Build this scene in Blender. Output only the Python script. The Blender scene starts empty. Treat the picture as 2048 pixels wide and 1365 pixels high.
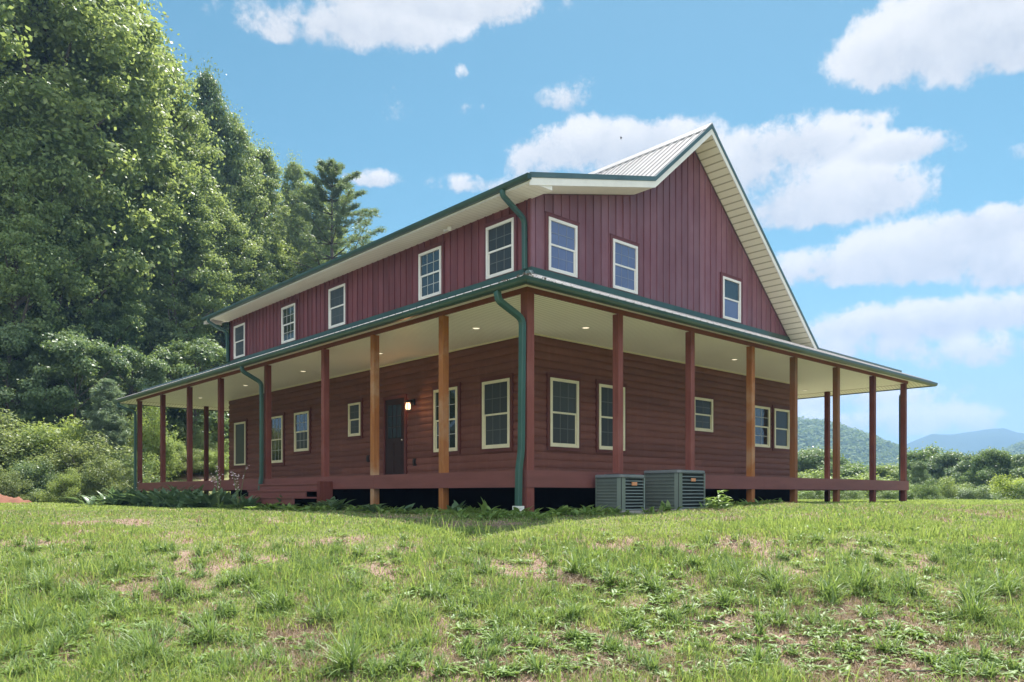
import bpy, math, random
import numpy as np
from mathutils import Vector

random.seed(7)
RNG = np.random.default_rng(11)
K = 1.2            # metres per survey unit: every length below is in survey units

# ------------------------------------------------------------------ camera
FPX, HOR = 1547.5, 988.57
YAW = 0.831831711
CAM = np.array([-7.275, -7.67485, -0.3274])
DIR = np.array([math.cos(YAW), math.sin(YAW)])
RGT = np.array([math.sin(YAW), -math.cos(YAW)])
scene = bpy.context.scene
cam_d = bpy.data.cameras.new("camera")
cam = bpy.data.objects.new("camera", cam_d)
scene.collection.objects.link(cam)
scene.camera = cam
cam_d.sensor_width = 36.0
cam_d.lens = FPX / 2048 * 36
cam_d.shift_y = (HOR - 682.5) / 2048
cam_d.clip_start = 0.05
cam_d.clip_end = 20000
cam.location = tuple(CAM * K)
cam.rotation_euler = (math.pi / 2, 0, YAW - math.pi / 2)

# ------------------------------------------------------------------ light
SUN = Vector((1.45, 0.68, 3.16)).normalized()
SUN_EL = math.asin(SUN.z)
SUN_AZ = math.atan2(SUN.y, SUN.x)
sun_d = bpy.data.lights.new("sun", 'SUN')
sun_d.energy = 5.0
sun_d.angle = math.radians(0.53)
sun_d.color = (1.0, 0.955, 0.88)
sun = bpy.data.objects.new("sun", sun_d)
scene.collection.objects.link(sun)
sun.rotation_euler = (-SUN).to_track_quat('-Z', 'Y').to_euler()
sun.location = (0, 0, 60)

scene.view_settings.view_transform = 'Standard'
scene.view_settings.look = 'None'
scene.view_settings.gamma = 1
scene.view_settings.exposure = 1.18
scene.cycles.use_denoising = True
scene.cycles.max_bounces = 8
scene.cycles.diffuse_bounces = 6
scene.cycles.transmission_bounces = 4
scene.cycles.volume_bounces = 0


class NT:
    """small node tree helper"""
    def __init__(self, tree):
        self.t = tree
        tree.nodes.clear()

    def n(self, kind, ins=None, **attrs):
        nd = self.t.nodes.new('ShaderNode' + kind)
        for k, v in attrs.items():
            setattr(nd, k, v)
        for k, v in (ins or {}).items():
            self.set(nd, k, v)
        return nd

    def set(self, nd, k, v):
        s = nd.inputs[k]
        if isinstance(v, bpy.types.NodeSocket):
            self.t.links.new(v, s)
        else:
            s.default_value = v

    def math(self, op, a, b=None, c=None, clamp=False):
        nd = self.n('Math', operation=op, use_clamp=clamp)
        self.set(nd, 0, a)
        if b is not None:
            self.set(nd, 1, b)
        if c is not None:
            self.set(nd, 2, c)
        return nd.outputs[0]

    def mix(self, f, a, b, blend='MIX'):
        nd = self.n('Mix', data_type='RGBA', blend_type=blend, clamp_factor=True)
        self.set(nd, 0, f)
        self.set(nd, 6, a)
        self.set(nd, 7, b)
        return nd.outputs[2]

    def noise(self, vec, scale, detail=4, rough=0.55):
        nd = self.n('TexNoise', {'Scale': scale, 'Detail': detail, 'Roughness': rough})
        if vec is not None:
            self.set(nd, 'Vector', vec)
        return nd.outputs[0]

    def maprange(self, v, a, b, c=0.0, d=1.0, smooth=False):
        nd = self.n('MapRange', {1: a, 2: b, 3: c, 4: d})
        if smooth:
            nd.interpolation_type = 'SMOOTHSTEP'
        self.set(nd, 0, v)
        return nd.outputs[0]

    def link(self, a, b):
        self.t.links.new(a, b)


def rgba(c):
    return (c[0], c[1], c[2], 1.0)


# ------------------------------------------------------------------ sky with clouds laid out by azimuth and elevation
world = bpy.data.worlds.new("World")
scene.world = world
world.use_nodes = True
W_ = NT(world.node_tree)
sky = W_.n('TexSky', sky_type='NISHITA', sun_disc=False, sun_elevation=SUN_EL,
           sun_rotation=math.pi / 2 - SUN_AZ, altitude=300, air_density=1.0, dust_density=0.6, ozone_density=2.0)
tc = W_.n('TexCoord')
dirv = tc.outputs['Generated']
sep = W_.n('SeparateXYZ', {0: dirv})
az = W_.math('ARCTAN2', sep.outputs[1], sep.outputs[0])
hyp = W_.math('SQRT', W_.math('ADD', W_.math('MULTIPLY', sep.outputs[0], sep.outputs[0]),
                              W_.math('MULTIPLY', sep.outputs[1], sep.outputs[1])))
tel = W_.math('DIVIDE', sep.outputs[2], W_.math('MAXIMUM', hyp, 0.02))
n_big = W_.noise(dirv, 7.0, 8, 0.62)
n_fine = W_.noise(dirv, 30.0, 8, 0.68)


def azel(px, py):
    v = DIR + RGT * (px - 1024) / FPX
    return math.atan2(v[1], v[0]), (HOR - py) / FPX / math.hypot(*v)


CLOUDS = [  # centre and radii in degrees-like picture survey, weight
    (700, 42, 210, 60, 1.0), (620, 60, 150, 50, .9), (960, 0, 150, 36, .8), (790, 5, 330, 50, .9),
    (1860, 85, 190, 90, 1.05), (2010, 70, 210, 110, 1.1), (1940, 10, 150, 60, 1.0),
    (1112, 202, 66, 30, .78), (1150, 180, 40, 30, .55), (948, 216, 30, 20, .5), (928, 145, 14, 20, .36),
    (748, 360, 60, 20, .7), (1170, 300, 160, 62, 1.0), (1290, 290, 170, 52, 1.05), (1070, 330, 70, 55, .85),
    (960, 372, 90, 26, .75), (1560, 300, 160, 60, 1.0), (1640, 400, 230, 68, 1.05), (1800, 300, 110, 36, .9),
    (1450, 350, 200, 90, 1.0), (1860, 510, 260, 66, 1.05), (1960, 460, 150, 50, 1.0), (1640, 540, 150, 46, .85),
    (2030, 520, 160, 70, 1.0), (1820, 650, 260, 46, 1.0), (1980, 630, 170, 40, .9), (1720, 690, 200, 44, .75),
    (1980, 700, 180, 40, .6), (1760, 845, 190, 32, .6), (1950, 846, 60, 28, .62), (1650, 800, 200, 26, .5),
    (2040, 305, 30, 24, .45), (1720, 245, 30, 12, .4), (1930, 300, 34, 14, .3),
    (-900, 200, 300, 90, 1.0), (-700, 500, 320, 80, .9), (-1500, 350, 380, 120, 1.0), (3200, 350, 420, 120, 1.0),
    (2700, 600, 300, 60, .9), (2600, 150, 260, 90, .9)]
vmax = None
shade = None
for (px, py, rx, ry, wgt) in CLOUDS:
    a0, t0 = azel(px, py)
    a1, _ = azel(px + rx, py)
    _, t1 = azel(px, py - ry)
    ra, rt = abs(a0 - a1), abs(t1 - t0)
    da = W_.math('DIVIDE', W_.math('SUBTRACT', az, a0), ra)
    dt = W_.math('DIVIDE', W_.math('SUBTRACT', tel, t0), rt)
    # flatter underside
    dtb = W_.math('MULTIPLY', W_.math('MINIMUM', dt, 0.0), 1.35)
    dtt = W_.math('ADD', W_.math('MAXIMUM', dt, 0.0), dtb)
    q = W_.math('ADD', W_.math('MULTIPLY', da, da), W_.math('MULTIPLY', dtt, dtt))
    v = W_.math('MULTIPLY', W_.math('SUBTRACT', 1.0, W_.math('MULTIPLY', q, 0.55)), wgt)
    lit = W_.math('MULTIPLY_ADD', dt, 0.5, 0.55)
    ex = W_.math('EXPONENT', W_.math('MULTIPLY', W_.math('MAXIMUM', v, -2.0), 7.0))
    lx = W_.math('MULTIPLY', ex, lit)
    if vmax is None:
        vmax, shade = ex, lx
    else:
        shade = W_.math('ADD', shade, lx)
        vmax = W_.math('ADD', vmax, ex)
shade = W_.math('DIVIDE', shade, vmax)
vmax = W_.math('DIVIDE', W_.math('LOGARITHM', vmax, math.e), 7.0)
# broad bright cumulus in the half of the sky away from the sun (behind the photographer), added out of view to brighten the shaded porch
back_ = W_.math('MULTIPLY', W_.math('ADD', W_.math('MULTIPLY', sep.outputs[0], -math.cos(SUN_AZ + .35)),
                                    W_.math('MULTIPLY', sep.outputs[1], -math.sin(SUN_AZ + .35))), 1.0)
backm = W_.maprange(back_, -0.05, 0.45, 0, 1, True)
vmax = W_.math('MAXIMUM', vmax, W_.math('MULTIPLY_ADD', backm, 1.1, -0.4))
vmax = W_.math('MAXIMUM', vmax, -0.2)
dens = W_.math('ADD', vmax, W_.math('MULTIPLY', W_.math('SUBTRACT', n_big, 0.5), 2.3))
dens = W_.math('ADD', dens, W_.math('MULTIPLY', W_.math('SUBTRACT', n_fine, 0.5), 1.5))
mask = W_.maprange(dens, 0.22, 0.72, 0, 1, True)
mask = W_.math('MULTIPLY', mask, W_.maprange(sep.outputs[2], 0.0, 0.05))
shv = W_.math('ADD', shade, W_.math('MULTIPLY', W_.math('SUBTRACT', n_big, 0.5), 1.4))
shv = W_.math('ADD', shv, W_.math('MULTIPLY', W_.math('SUBTRACT', n_fine, 0.5), 1.6))
shv = W_.math('ADD', shv, W_.math('MULTIPLY', W_.math('SUBTRACT', 0.8, dens), 0.35), clamp=True)
CLW = 1.0
cloud_col = W_.mix(shv, (2.5, 2.75, 3.05, 1), (4.15, 4.15, 4.15, 1))
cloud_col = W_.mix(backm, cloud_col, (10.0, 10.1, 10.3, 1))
skyc = W_.n('HueSaturation', {'Hue': 0.475, 'Saturation': 1.12, 'Value': 0.95, 'Color': sky.outputs[0]}).outputs[0]
near_h = W_.maprange(tel, 0.0, 0.30, 0.62, 0.0, True)
skyc = W_.mix(1.0, skyc, (0.50, 0.595, 0.56, 1), 'MULTIPLY')
skyc = W_.mix(near_h, skyc, (2.1, 2.65, 2.9, 1))
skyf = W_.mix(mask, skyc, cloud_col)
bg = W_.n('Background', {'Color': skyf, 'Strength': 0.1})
out = W_.n('OutputWorld')
W_.link(bg.outputs[0], out.inputs[0])


# ------------------------------------------------------------------ materials
def new_mat(name):
    m = bpy.data.materials.new(name)
    m.use_nodes = True
    t = NT(m.node_tree)
    o = t.n('OutputMaterial')
    return m, t, o


def plain(name, col, rough=0.6, spec=0.4, metal=0.0, var=0.18, vscale=3.0, bump=0.0, bscale=30.0, stretch=None,
          col2=None, coat=0.0, boards=None):
    m, t, o = new_mat(name)
    tcn = t.n('TexCoord').outputs['Object']
    if stretch:
        mp = t.n('Mapping', {'Vector': tcn, 'Scale': stretch})
        tcn = mp.outputs[0]
    n1 = t.noise(tcn, vscale, 6, 0.6)
    c2 = col2 if col2 else tuple(c * (1 - var * 2) for c in col)
    f = t.maprange(n1, 0.35, 0.72)
    c = t.mix(f, rgba(col), rgba(c2))
    if boards:
        sp_ = t.n('SeparateXYZ', {0: t.n('TexCoord').outputs['Object']})
        ax, pitch, phase, run = boards
        idn = t.math('FLOOR', t.math('DIVIDE', t.math('SUBTRACT', sp_.outputs['xyz'.index(ax)], phase), pitch))
        if ax == 'z':
            along = t.math('ADD', sp_.outputs[0], sp_.outputs[1])
            seg = t.math('FLOOR', t.math('ADD', t.math('DIVIDE', along, run), t.math('MULTIPLY', idn, 0.37)))
        else:
            seg = t.math('MULTIPLY', idn, 3.1)
        cv = t.n('CombineXYZ', {0: idn, 1: seg})
        wn = t.n('TexWhiteNoise', {'Vector': cv.outputs[0]}, noise_dimensions='3D')
        tone = t.maprange(wn.outputs[0], 0, 1, 0.84, 1.14)
        c = t.mix(1.0, c, t.n('CombineColor', {0: tone, 1: tone, 2: tone}).outputs[0], 'MULTIPLY')
        # rain streaks and scuffs
        mp2 = t.n('Mapping', {'Vector': t.n('TexCoord').outputs['Object'], 'Scale': (5, 5, 0.45)})
        stn = t.noise(mp2.outputs[0], 1.6, 5, 0.7)
        c = t.mix(t.maprange(stn, 0.55, 0.8, 0, 0.35), c, rgba([min(1, k * 1.5 + .02) for k in col]))
        c = t.mix(t.maprange(stn, 0.45, 0.2, 0, 0.4), c, rgba([k * .6 for k in col]))
    p = t.n('BsdfPrincipled', {'Base Color': c, 'Roughness': rough, 'Specular IOR Level': spec, 'Metallic': metal,
                               'Coat Weight': coat})
    if bump:
        b = t.n('Bump', {'Height': t.noise(tcn, bscale, 3), 'Strength': bump, 'Distance': 0.01})
        t.link(b.outputs[0], p.inputs['Normal'])
    t.link(p.outputs[0], o.inputs[0])
    return m


def leafmat(name, c1, c2, c3, rough=0.45, trans=0.35, spec=0.5, scale=0.35):
    m, t, o = new_mat(name)
    g = t.n('NewGeometry')
    ri = g.outputs['Random Per Island']
    base = t.mix(ri, rgba(c1), rgba(c2))
    oi = t.n('ObjectInfo')
    nz = t.noise(g.outputs['Position'], scale, 3)
    f = t.math('MULTIPLY_ADD', oi.outputs['Random'], 0.35, t.math('MULTIPLY', nz, 0.6))
    base = t.mix(t.maprange(f, 0.25, 0.8), base, rgba(c3))
    p = t.n('BsdfPrincipled', {'Base Color': base, 'Roughness': rough, 'Specular IOR Level': spec})
    tr = t.n('BsdfTranslucent', {'Color': t.mix(0.5, base, rgba((c2[0] * 1.6, c2[1] * 1.6, c2[2] * 0.8)))})
    mx = t.n('MixShader', {0: trans})
    t.link(p.outputs[0], mx.inputs[1])
    t.link(tr.outputs[0], mx.inputs[2])
    t.link(mx.outputs[0], o.inputs[0])
    return m


def wood_mat(name, c1, c2, c3, weather=0.0, rough=0.65):
    """painted or stained timber, grain along z, blotchy wear"""
    m, t, o = new_mat(name)
    co = t.n('TexCoord').outputs['Object']
    mp = t.n('Mapping', {'Vector': co, 'Scale': (14, 14, 0.7)})
    grain = t.noise(mp.outputs[0], 2.2, 6, 0.65)
    blot = t.noise(co, 1.1, 5, 0.6)
    c = t.mix(t.maprange(grain, 0.35, 0.7), rgba(c1), rgba(c2))
    c = t.mix(t.maprange(blot, 0.5, 0.72, 0, weather), c, rgba(c3))
    p = t.n('BsdfPrincipled', {'Base Color': c, 'Roughness': rough, 'Specular IOR Level': 0.3})
    b = t.n('Bump', {'Height': grain, 'Strength': 0.25, 'Distance': 0.004})
    t.link(b.outputs[0], p.inputs['Normal'])
    t.link(p.outputs[0], o.inputs[0])
    return m


def groove_mat(name, col, dark, pitch, axis='diag', rough=0.5):
    """vinyl soffit with fine grooves; axis: which object coordinate the pitch runs along"""
    m, t, o = new_mat(name)
    co = t.n('TexCoord').outputs['Object']
    s = t.n('SeparateXYZ', {0: co})
    v = s.outputs[{'x': 0, 'y': 1, 'z': 2}[axis]]
    fr = t.math('FRACT', t.math('DIVIDE', v, pitch))
    g = t.math('ABSOLUTE', t.math('SUBTRACT', fr, 0.5))
    gm = t.maprange(g, 0.36, 0.48, 0, 1)
    nz = t.noise(co, 0.8, 5)
    c = t.mix(t.maprange(nz, 0.3, 0.8, 0, 0.35), rgba(col), rgba([k * 0.8 for k in col]))
    c = t.mix(gm, c, rgba(dark))
    p = t.n('BsdfPrincipled', {'Base Color': c, 'Roughness': rough, 'Specular IOR Level': 0.35})
    b = t.n('Bump', {'Height': t.math('SUBTRACT', 1.0, gm), 'Strength': 0.8, 'Distance': 0.006})
    t.link(b.outputs[0], p.inputs['Normal'])
    t.link(p.outputs[0], o.inputs[0])
    return m


def glass_mat(name, col, rough=0.04, var=0.5, spec=0.9):
    m, t, o = new_mat(name)
    co = t.n('TexCoord').outputs['Object']
    c = t.mix(t.maprange(t.noise(co, 1.6, 3), 0.4, 0.65, 0, var), rgba(col), rgba([k * 0.45 for k in col]))
    c = t.mix(t.math('MULTIPLY', t.n('ObjectInfo').outputs['Random'], 0.6), c, rgba([min(1, k * 2.2 + .008) for k in col]))
    p = t.n('BsdfPrincipled', {'Base Color': c, 'Roughness': rough, 'Specular IOR Level': spec, 'IOR': 1.52})
    b = t.n('Bump', {'Height': t.noise(co, 2.2, 2), 'Strength': 0.14, 'Distance': 0.02})
    t.link(b.outputs[0], p.inputs['Normal'])
    t.link(p.outputs[0], o.inputs[0])
    return m


def emit_mat(name, col, strength):
    m, t, o = new_mat(name)
    e = t.n('Emission', {'Color': rgba(col), 'Strength': strength})
    t.link(e.outputs[0], o.inputs[0])
    return m


M = {}
M['log'] = plain('log siding paint', (0.175, 0.072, 0.055), 0.6, 0.3, var=0.1, vscale=1.0, stretch=(1, 1, 5), col2=(0.145, 0.056, 0.043),
                 boards=('z', 0.16267, 0.72, 4.2))
M['board'] = plain('board and batten paint', (0.18, 0.06, 0.067), 0.6, 0.4, vscale=1.3, bump=0.25, bscale=16,
                   stretch=(3, 3, 0.5), col2=(0.12, 0.036, 0.042),
                   boards=('y', 0.2568, (1.95 + .16 - 8.5) * 1.2, 1))
M['gable'] = plain('weathered gable paint', (0.155, 0.057, 0.072), 0.5, 0.5, vscale=0.9, bump=0.3, bscale=16,
                   stretch=(1.6, 1.6, 0.8), col2=(0.215, 0.105, 0.128),
                   boards=('x', 0.2568, (1.95 + .125 - 6.6) * 1.2, 1))
M['fascia'] = plain('deck fascia stain', (0.19, 0.07, 0.06), 0.6, 0.35, var=0.1, vscale=1.2, bump=0.2, bscale=20,
                    stretch=(1, 1, 8))
M['beam'] = plain('beam stain', (0.19, 0.06, 0.036), 0.6, 0.3, var=0.15, vscale=2)
M['casing'] = plain('window casing paint', (0.125, 0.04, 0.034), 0.6, 0.35, var=0.1, vscale=2)
M['casing_up'] = plain('upper casing paint', (0.14, 0.045, 0.052), 0.6, 0.4, var=0.1, vscale=2)
M['post_red'] = wood_mat('red stained post', (0.22, 0.072, 0.058), (0.15, 0.045, 0.036), (0.30, 0.13, 0.11), 0.5)
M['post_dark'] = wood_mat('dark red stained post', (0.15, 0.045, 0.033), (0.095, 0.027, 0.02), (0.2, 0.07, 0.04), 0.6)
M['post_orange'] = wood_mat('orange stained post', (0.36, 0.15, 0.045), (0.25, 0.082, 0.024), (0.42, 0.28, 0.17), 0.9)
M['post_brown'] = wood_mat('brown stained post', (0.24, 0.1, 0.038), (0.15, 0.056, 0.022), (0.2, 0.13, 0.075), 0.8)
M['cream'] = plain('cream vinyl frame', (0.78, 0.74, 0.52), 0.4, 0.4, var=0.06)
M['white'] = plain('white vinyl', (0.78, 0.77, 0.71), 0.4, 0.4, var=0.05)
M['grille'] = plain('grille bars behind screen', (0.13, 0.14, 0.13), 0.5, 0.3, var=0.05)
M['grille_light'] = plain('pale grille bars', (0.45, 0.46, 0.42), 0.5, 0.3, var=0.05)
M['grille_blue'] = plain('grille bars behind blue screen', (0.2, 0.23, 0.32), 0.5, 0.3, var=0.05)
M['floorwood'] = plain('pale bounce deck boards', (0.68, 0.62, 0.52), 0.8, 0.2, var=0.12)  # floor top is unseen; made pale to bounce light up to the ceiling
M['glass_door'] = glass_mat('door glass', (0.02, 0.03, 0.034), 0.2, 0.4, 0.25)
M['green'] = plain('green gutter enamel', (0.035, 0.08, 0.06), 0.32, 0.5, var=0.18, vscale=1.5, coat=0.15)
M['green_trim'] = plain('grey green roof trim', (0.075, 0.13, 0.135), 0.35, 0.5, var=0.15, vscale=1.5)
M['spout'] = plain('green downspout enamel', (0.04, 0.105, 0.085), 0.35, 0.5, var=0.15, vscale=1.0)
M['roofmetal'] = plain('galvalume roof panels', (0.52, 0.495, 0.475), 0.42, 0.5, metal=0.25, vscale=0.7,
                       col2=(0.42, 0.39, 0.37), stretch=(0.6, 3, 0.6))
M['soffit_x'] = groove_mat('cream soffit grooves along x', (0.94, 0.925, 0.82), (0.52, 0.50, 0.40), 0.098, 'x')
M['soffit_y'] = groove_mat('cream soffit grooves along y', (0.94, 0.925, 0.82), (0.52, 0.50, 0.40), 0.098, 'y')
M['rakesoffit'] = groove_mat('cream rake soffit', (0.82, 0.79, 0.62), (0.36, 0.34, 0.22), 0.13, 'z')
M['plainsoffit'] = plain('cream soffit', (0.82, 0.79, 0.64), 0.5, 0.3, var=0.04)
M['eavesoffit'] = groove_mat('cream eave soffit', (0.82, 0.79, 0.66), (0.6, 0.57, 0.46), 0.10, 'x')
M['eavesoffit_y'] = groove_mat('cream eave soffit y', (0.82, 0.79, 0.66), (0.66, 0.63, 0.5), 0.13, 'y')
M['glass_dark'] = glass_mat('dark window glass', (0.018, 0.025, 0.024), 0.03)
M['glass_screen'] = glass_mat('screened window glass', (0.03, 0.036, 0.036), 0.3, 0.3, 0.35)
M['glass_blue'] = glass_mat('gable window glass with screen', (0.08, 0.10, 0.19), 0.18, 0.25)
M['door'] = plain('dark door paint', (0.035, 0.02, 0.02), 0.5, 0.25, var=0.1)
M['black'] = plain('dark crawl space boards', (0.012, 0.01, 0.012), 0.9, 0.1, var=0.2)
M['brass'] = plain('nickel knob', (0.7, 0.68, 0.62), 0.25, 0.5, metal=1.0, var=0.05)
M['iron'] = plain('black lantern metal', (0.02, 0.02, 0.02), 0.45, 0.5, var=0.1)
M['lampglass'] = emit_mat('lit lantern glass', (1.0, 0.55, 0.30), 1.6)
M['canlight'] = emit_mat('lit recessed lamp', (1.0, 0.86, 0.6), 0.6)
M['plate'] = plain('dark outlet cover', (0.035, 0.03, 0.03), 0.5, 0.3, var=0.1)
M['acgreen'] = plain('grey green enamel', (0.13, 0.17, 0.145), 0.4, 0.5, var=0.12, vscale=2)
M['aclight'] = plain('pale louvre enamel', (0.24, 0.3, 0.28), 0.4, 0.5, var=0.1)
M['acside'] = plain('slat enamel with painted shade', (0.11, 0.14, 0.125), 0.45, 0.4, var=0.1)  # darker copy of the louvre enamel, side shade put into the colour
M['accap'] = plain('grey plastic cap', (0.17, 0.195, 0.205), 0.5, 0.4, var=0.1)
M['acdark'] = plain('dark coil fins', (0.02, 0.028, 0.028), 0.7, 0.3, var=0.2, vscale=12)
M['badge'] = plain('copper badge', (0.62, 0.28, 0.14), 0.4, 0.4, var=0.05)
M['concrete'] = plain('grey pad', (0.35, 0.34, 0.32), 0.85, 0.2, var=0.15, vscale=8, bump=0.3)
M['bark'] = plain('bark', (0.15, 0.13, 0.105), 0.9, 0.2, var=0.25, vscale=5, bump=0.8, bscale=12, stretch=(3, 3, 0.6))
M['stem'] = plain('green stem', (0.12, 0.18, 0.06), 0.7, 0.3, var=0.15)
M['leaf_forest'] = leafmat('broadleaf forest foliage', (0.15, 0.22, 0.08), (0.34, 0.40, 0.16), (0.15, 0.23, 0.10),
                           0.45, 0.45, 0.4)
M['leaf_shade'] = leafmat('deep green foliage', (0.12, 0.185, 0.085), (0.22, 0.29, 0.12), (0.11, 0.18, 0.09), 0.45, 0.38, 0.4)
M['leaf_light'] = leafmat('light green foliage', (0.20, 0.28, 0.08), (0.30, 0.36, 0.11), (0.19, 0.27, 0.09), 0.5, 0.48)
M['leaf_bush'] = leafmat('shrub foliage', (0.15, 0.21, 0.075), (0.28, 0.32, 0.14), (0.15, 0.21, 0.09), 0.45, 0.45, 0.4)
M['leaf_bright'] = leafmat('bright yellow green foliage', (0.24, 0.33, 0.06), (0.38, 0.44, 0.09), (0.26, 0.34, 0.07), 0.5, 0.5)
M['leaf_valley'] = leafmat('valley tree foliage', (0.10, 0.17, 0.05), (0.22, 0.30, 0.085), (0.10, 0.17, 0.06), 0.5, 0.42)
M['needle'] = leafmat('pine needles', (0.12, 0.18, 0.08), (0.22, 0.28, 0.12), (0.12, 0.18, 0.09), 0.5, 0.35)
M['needle_blue'] = leafmat('pale blue green needles', (0.14, 0.21, 0.13), (0.26, 0.33, 0.21), (0.13, 0.2, 0.12), 0.5, 0.35)
M['hillleaf'] = leafmat('distant forest canopy', (0.11, 0.175, 0.055), (0.2, 0.26, 0.08), (0.10, 0.16, 0.06), 0.7, 0.3,
                        0.2, 0.02)
M['hosta'] = leafmat('hosta leaves', (0.08, 0.15, 0.075), (0.15, 0.23, 0.11), (0.09, 0.16, 0.08), 0.4, 0.3, 0.5)
M['weed'] = leafmat('weed leaves', (0.12, 0.21, 0.055), (0.22, 0.32, 0.09), (0.16, 0.25, 0.07), 0.5, 0.35, 0.5, 1.0)
M['tuft'] = leafmat('coarse grass', (0.07, 0.14, 0.04), (0.24, 0.33, 0.11), (0.14, 0.22, 0.07), 0.45, 0.35, 0.45, 0.8)
M['grass'] = leafmat('grass blades', (0.045, 0.11, 0.022), (0.43, 0.51, 0.18), (0.21, 0.31, 0.09), 0.45, 0.42, 0.4, 0.8)
M['straw'] = leafmat('dry straw', (0.22, 0.15, 0.10), (0.46, 0.39, 0.29), (0.26, 0.18, 0.13), 0.7, 0.15, 0.3, 1.0)
M['petal'] = plain('pale pink petals', (0.75, 0.6, 0.66), 0.5, 0.3, var=0.1)
M['mountain'] = plain('distant mountain woods', (0.05, 0.085, 0.045), 0.95, 0.05, vscale=0.006, col2=(0.06, 0.09, 0.04))
M['clay'] = plain('red clay', (0.24, 0.115, 0.08), 0.9, 0.1, var=0.15, vscale=2, bump=0.5, bscale=6)
M['paleroof'] = plain('pale far roof', (0.6, 0.6, 0.6), 0.5, 0.3, var=0.05)
M['farwall'] = plain('far house wall', (0.45, 0.42, 0.38), 0.7, 0.2, var=0.1)


# ------------------------------------------------------------------ object helpers
COL = scene.collection


def tag(o, label=None, cat=None, group=None, kind=None):
    if label: o['label'] = label
    if cat: o['category'] = cat
    if group: o['group'] = group
    if kind: o['kind'] = kind
    return o


def empty(name, loc, label=None, cat=None, group=None):
    o = bpy.data.objects.new(name, None)
    o.empty_display_size = 0.2
    COL.objects.link(o)
    o.location = tuple(float(v) * K for v in loc)
    o['_root'] = [float(v) for v in loc]
    tag(o, label, cat, group)
    return o


def copy_tree(o, parent=None):
    c = o.copy()
    COL.objects.link(c)
    c.parent = parent
    for ch in list(o.children):
        copy_tree(ch, c)
    return c


class MB:
    def __init__(self):
        self.v, self.f = [], []

    def add(self, vs, fs):
        b = len(self.v)
        self.v += [tuple(map(float, p)) for p in vs]
        self.f += [tuple(i + b for i in f) for f in fs]
        return self

    def box(self, x0, x1, y0, y1, z0, z1):
        x0, x1 = min(x0, x1), max(x0, x1)
        y0, y1 = min(y0, y1), max(y0, y1)
        z0, z1 = min(z0, z1), max(z0, z1)
        return self.add([(x0, y0, z0), (x1, y0, z0), (x1, y1, z0), (x0, y1, z0),
                         (x0, y0, z1), (x1, y0, z1), (x1, y1, z1), (x0, y1, z1)],
                        [(3, 2, 1, 0), (4, 5, 6, 7), (0, 1, 5, 4), (1, 2, 6, 5), (2, 3, 7, 6), (3, 0, 4, 7)])

    def prism(self, a, b):
        """a, b: two polygons with equal vertex count, joined"""
        n = len(a)
        return self.add(list(a) + list(b), [tuple(range(n))[::-1], tuple(range(n, 2 * n))] +
                        [(i, (i + 1) % n, n + (i + 1) % n, n + i) for i in range(n)])

    def tube(self, pts, rad, n=8, flat=None):
        pts = [Vector(p) for p in pts]
        if not hasattr(rad, '__len__'):
            rad = [rad] * len(pts)
        rings = []
        prev = None
        for i, p in enumerate(pts):
            t = (pts[min(i + 1, len(pts) - 1)] - pts[max(i - 1, 0)]).normalized()
            if prev is None:
                a = t.orthogonal().normalized()
                if flat:
                    a = Vector(flat) - t * t.dot(Vector(flat))
                    a.normalize()
            else:
                a = prev - t * prev.dot(t)
                a.normalize()
            prev = a
            b = t.cross(a)
            ring = []
            for k in range(n):
                an = 2 * math.pi * (k + 0.5) / n
                ring.append(p + (a * math.cos(an) + b * math.sin(an)) * rad[i])
            rings.append(ring)
        vs = [tuple(q) for r in rings for q in r]
        fs = []
        for i in range(len(pts) - 1):
            for k in range(n):
                fs.append((i * n + k, i * n + (k + 1) % n, (i + 1) * n + (k + 1) % n, (i + 1) * n + k))
        fs.append(tuple(range(n))[::-1])
        fs.append(tuple((len(pts) - 1) * n + k for k in range(n)))
        return self.add(vs, fs)

    def build(self, name, mat, parent=None, label=None, smooth=False, bevel=0.0, origin=None):
        me = bpy.data.meshes.new(name)
        root = parent
        while root is not None and root.parent is not None:
            root = root.parent
        off = (0, 0, 0)
        if root is not None and '_root' in root:
            off = tuple(root['_root'])
        if origin is not None:
            off = origin
        me.from_pydata([((x - off[0]) * K, (y - off[1]) * K, (z - off[2]) * K) for x, y, z in self.v], [], self.f)
        me.validate()
        me.update()
        if smooth:
            me.shade_smooth()
        me.materials.append(M[mat] if isinstance(mat, str) else mat)
        o = bpy.data.objects.new(name, me)
        COL.objects.link(o)
        if parent is not None:
            o.parent = parent
        elif origin is not None:
            o.location = tuple(v * K for v in origin)
        if bevel:
            bm = o.modifiers.new('bevel', 'BEVEL')
            bm.width = bevel
            bm.segments = 2
            bm.limit_method = 'ANGLE'
        if label:
            o['label'] = label
        return o


def np_mesh(name, verts, tris, mat, parent=None, scale=K, normals=False):
    me = bpy.data.meshes.new(name)
    v = np.asarray(verts, dtype=np.float32) * scale
    t = np.asarray(tris, dtype=np.int32)
    me.vertices.add(len(v))
    me.vertices.foreach_set('co', v.ravel())
    me.loops.add(t.size)
    me.loops.foreach_set('vertex_index', t.ravel())
    me.polygons.add(len(t))
    me.polygons.foreach_set('loop_start', np.arange(0, t.size, t.shape[1], dtype=np.int32))
    me.polygons.foreach_set('loop_total', np.full(len(t), t.shape[1], dtype=np.int32))
    me.update()
    me.materials.append(M[mat] if isinstance(mat, str) else mat)
    o = bpy.data.objects.new(name, me)
    COL.objects.link(o)
    if parent is not None:
        o.parent = parent
    return o


# ------------------------------------------------------------------ terrain
_P = RNG.random((257, 257))


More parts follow.
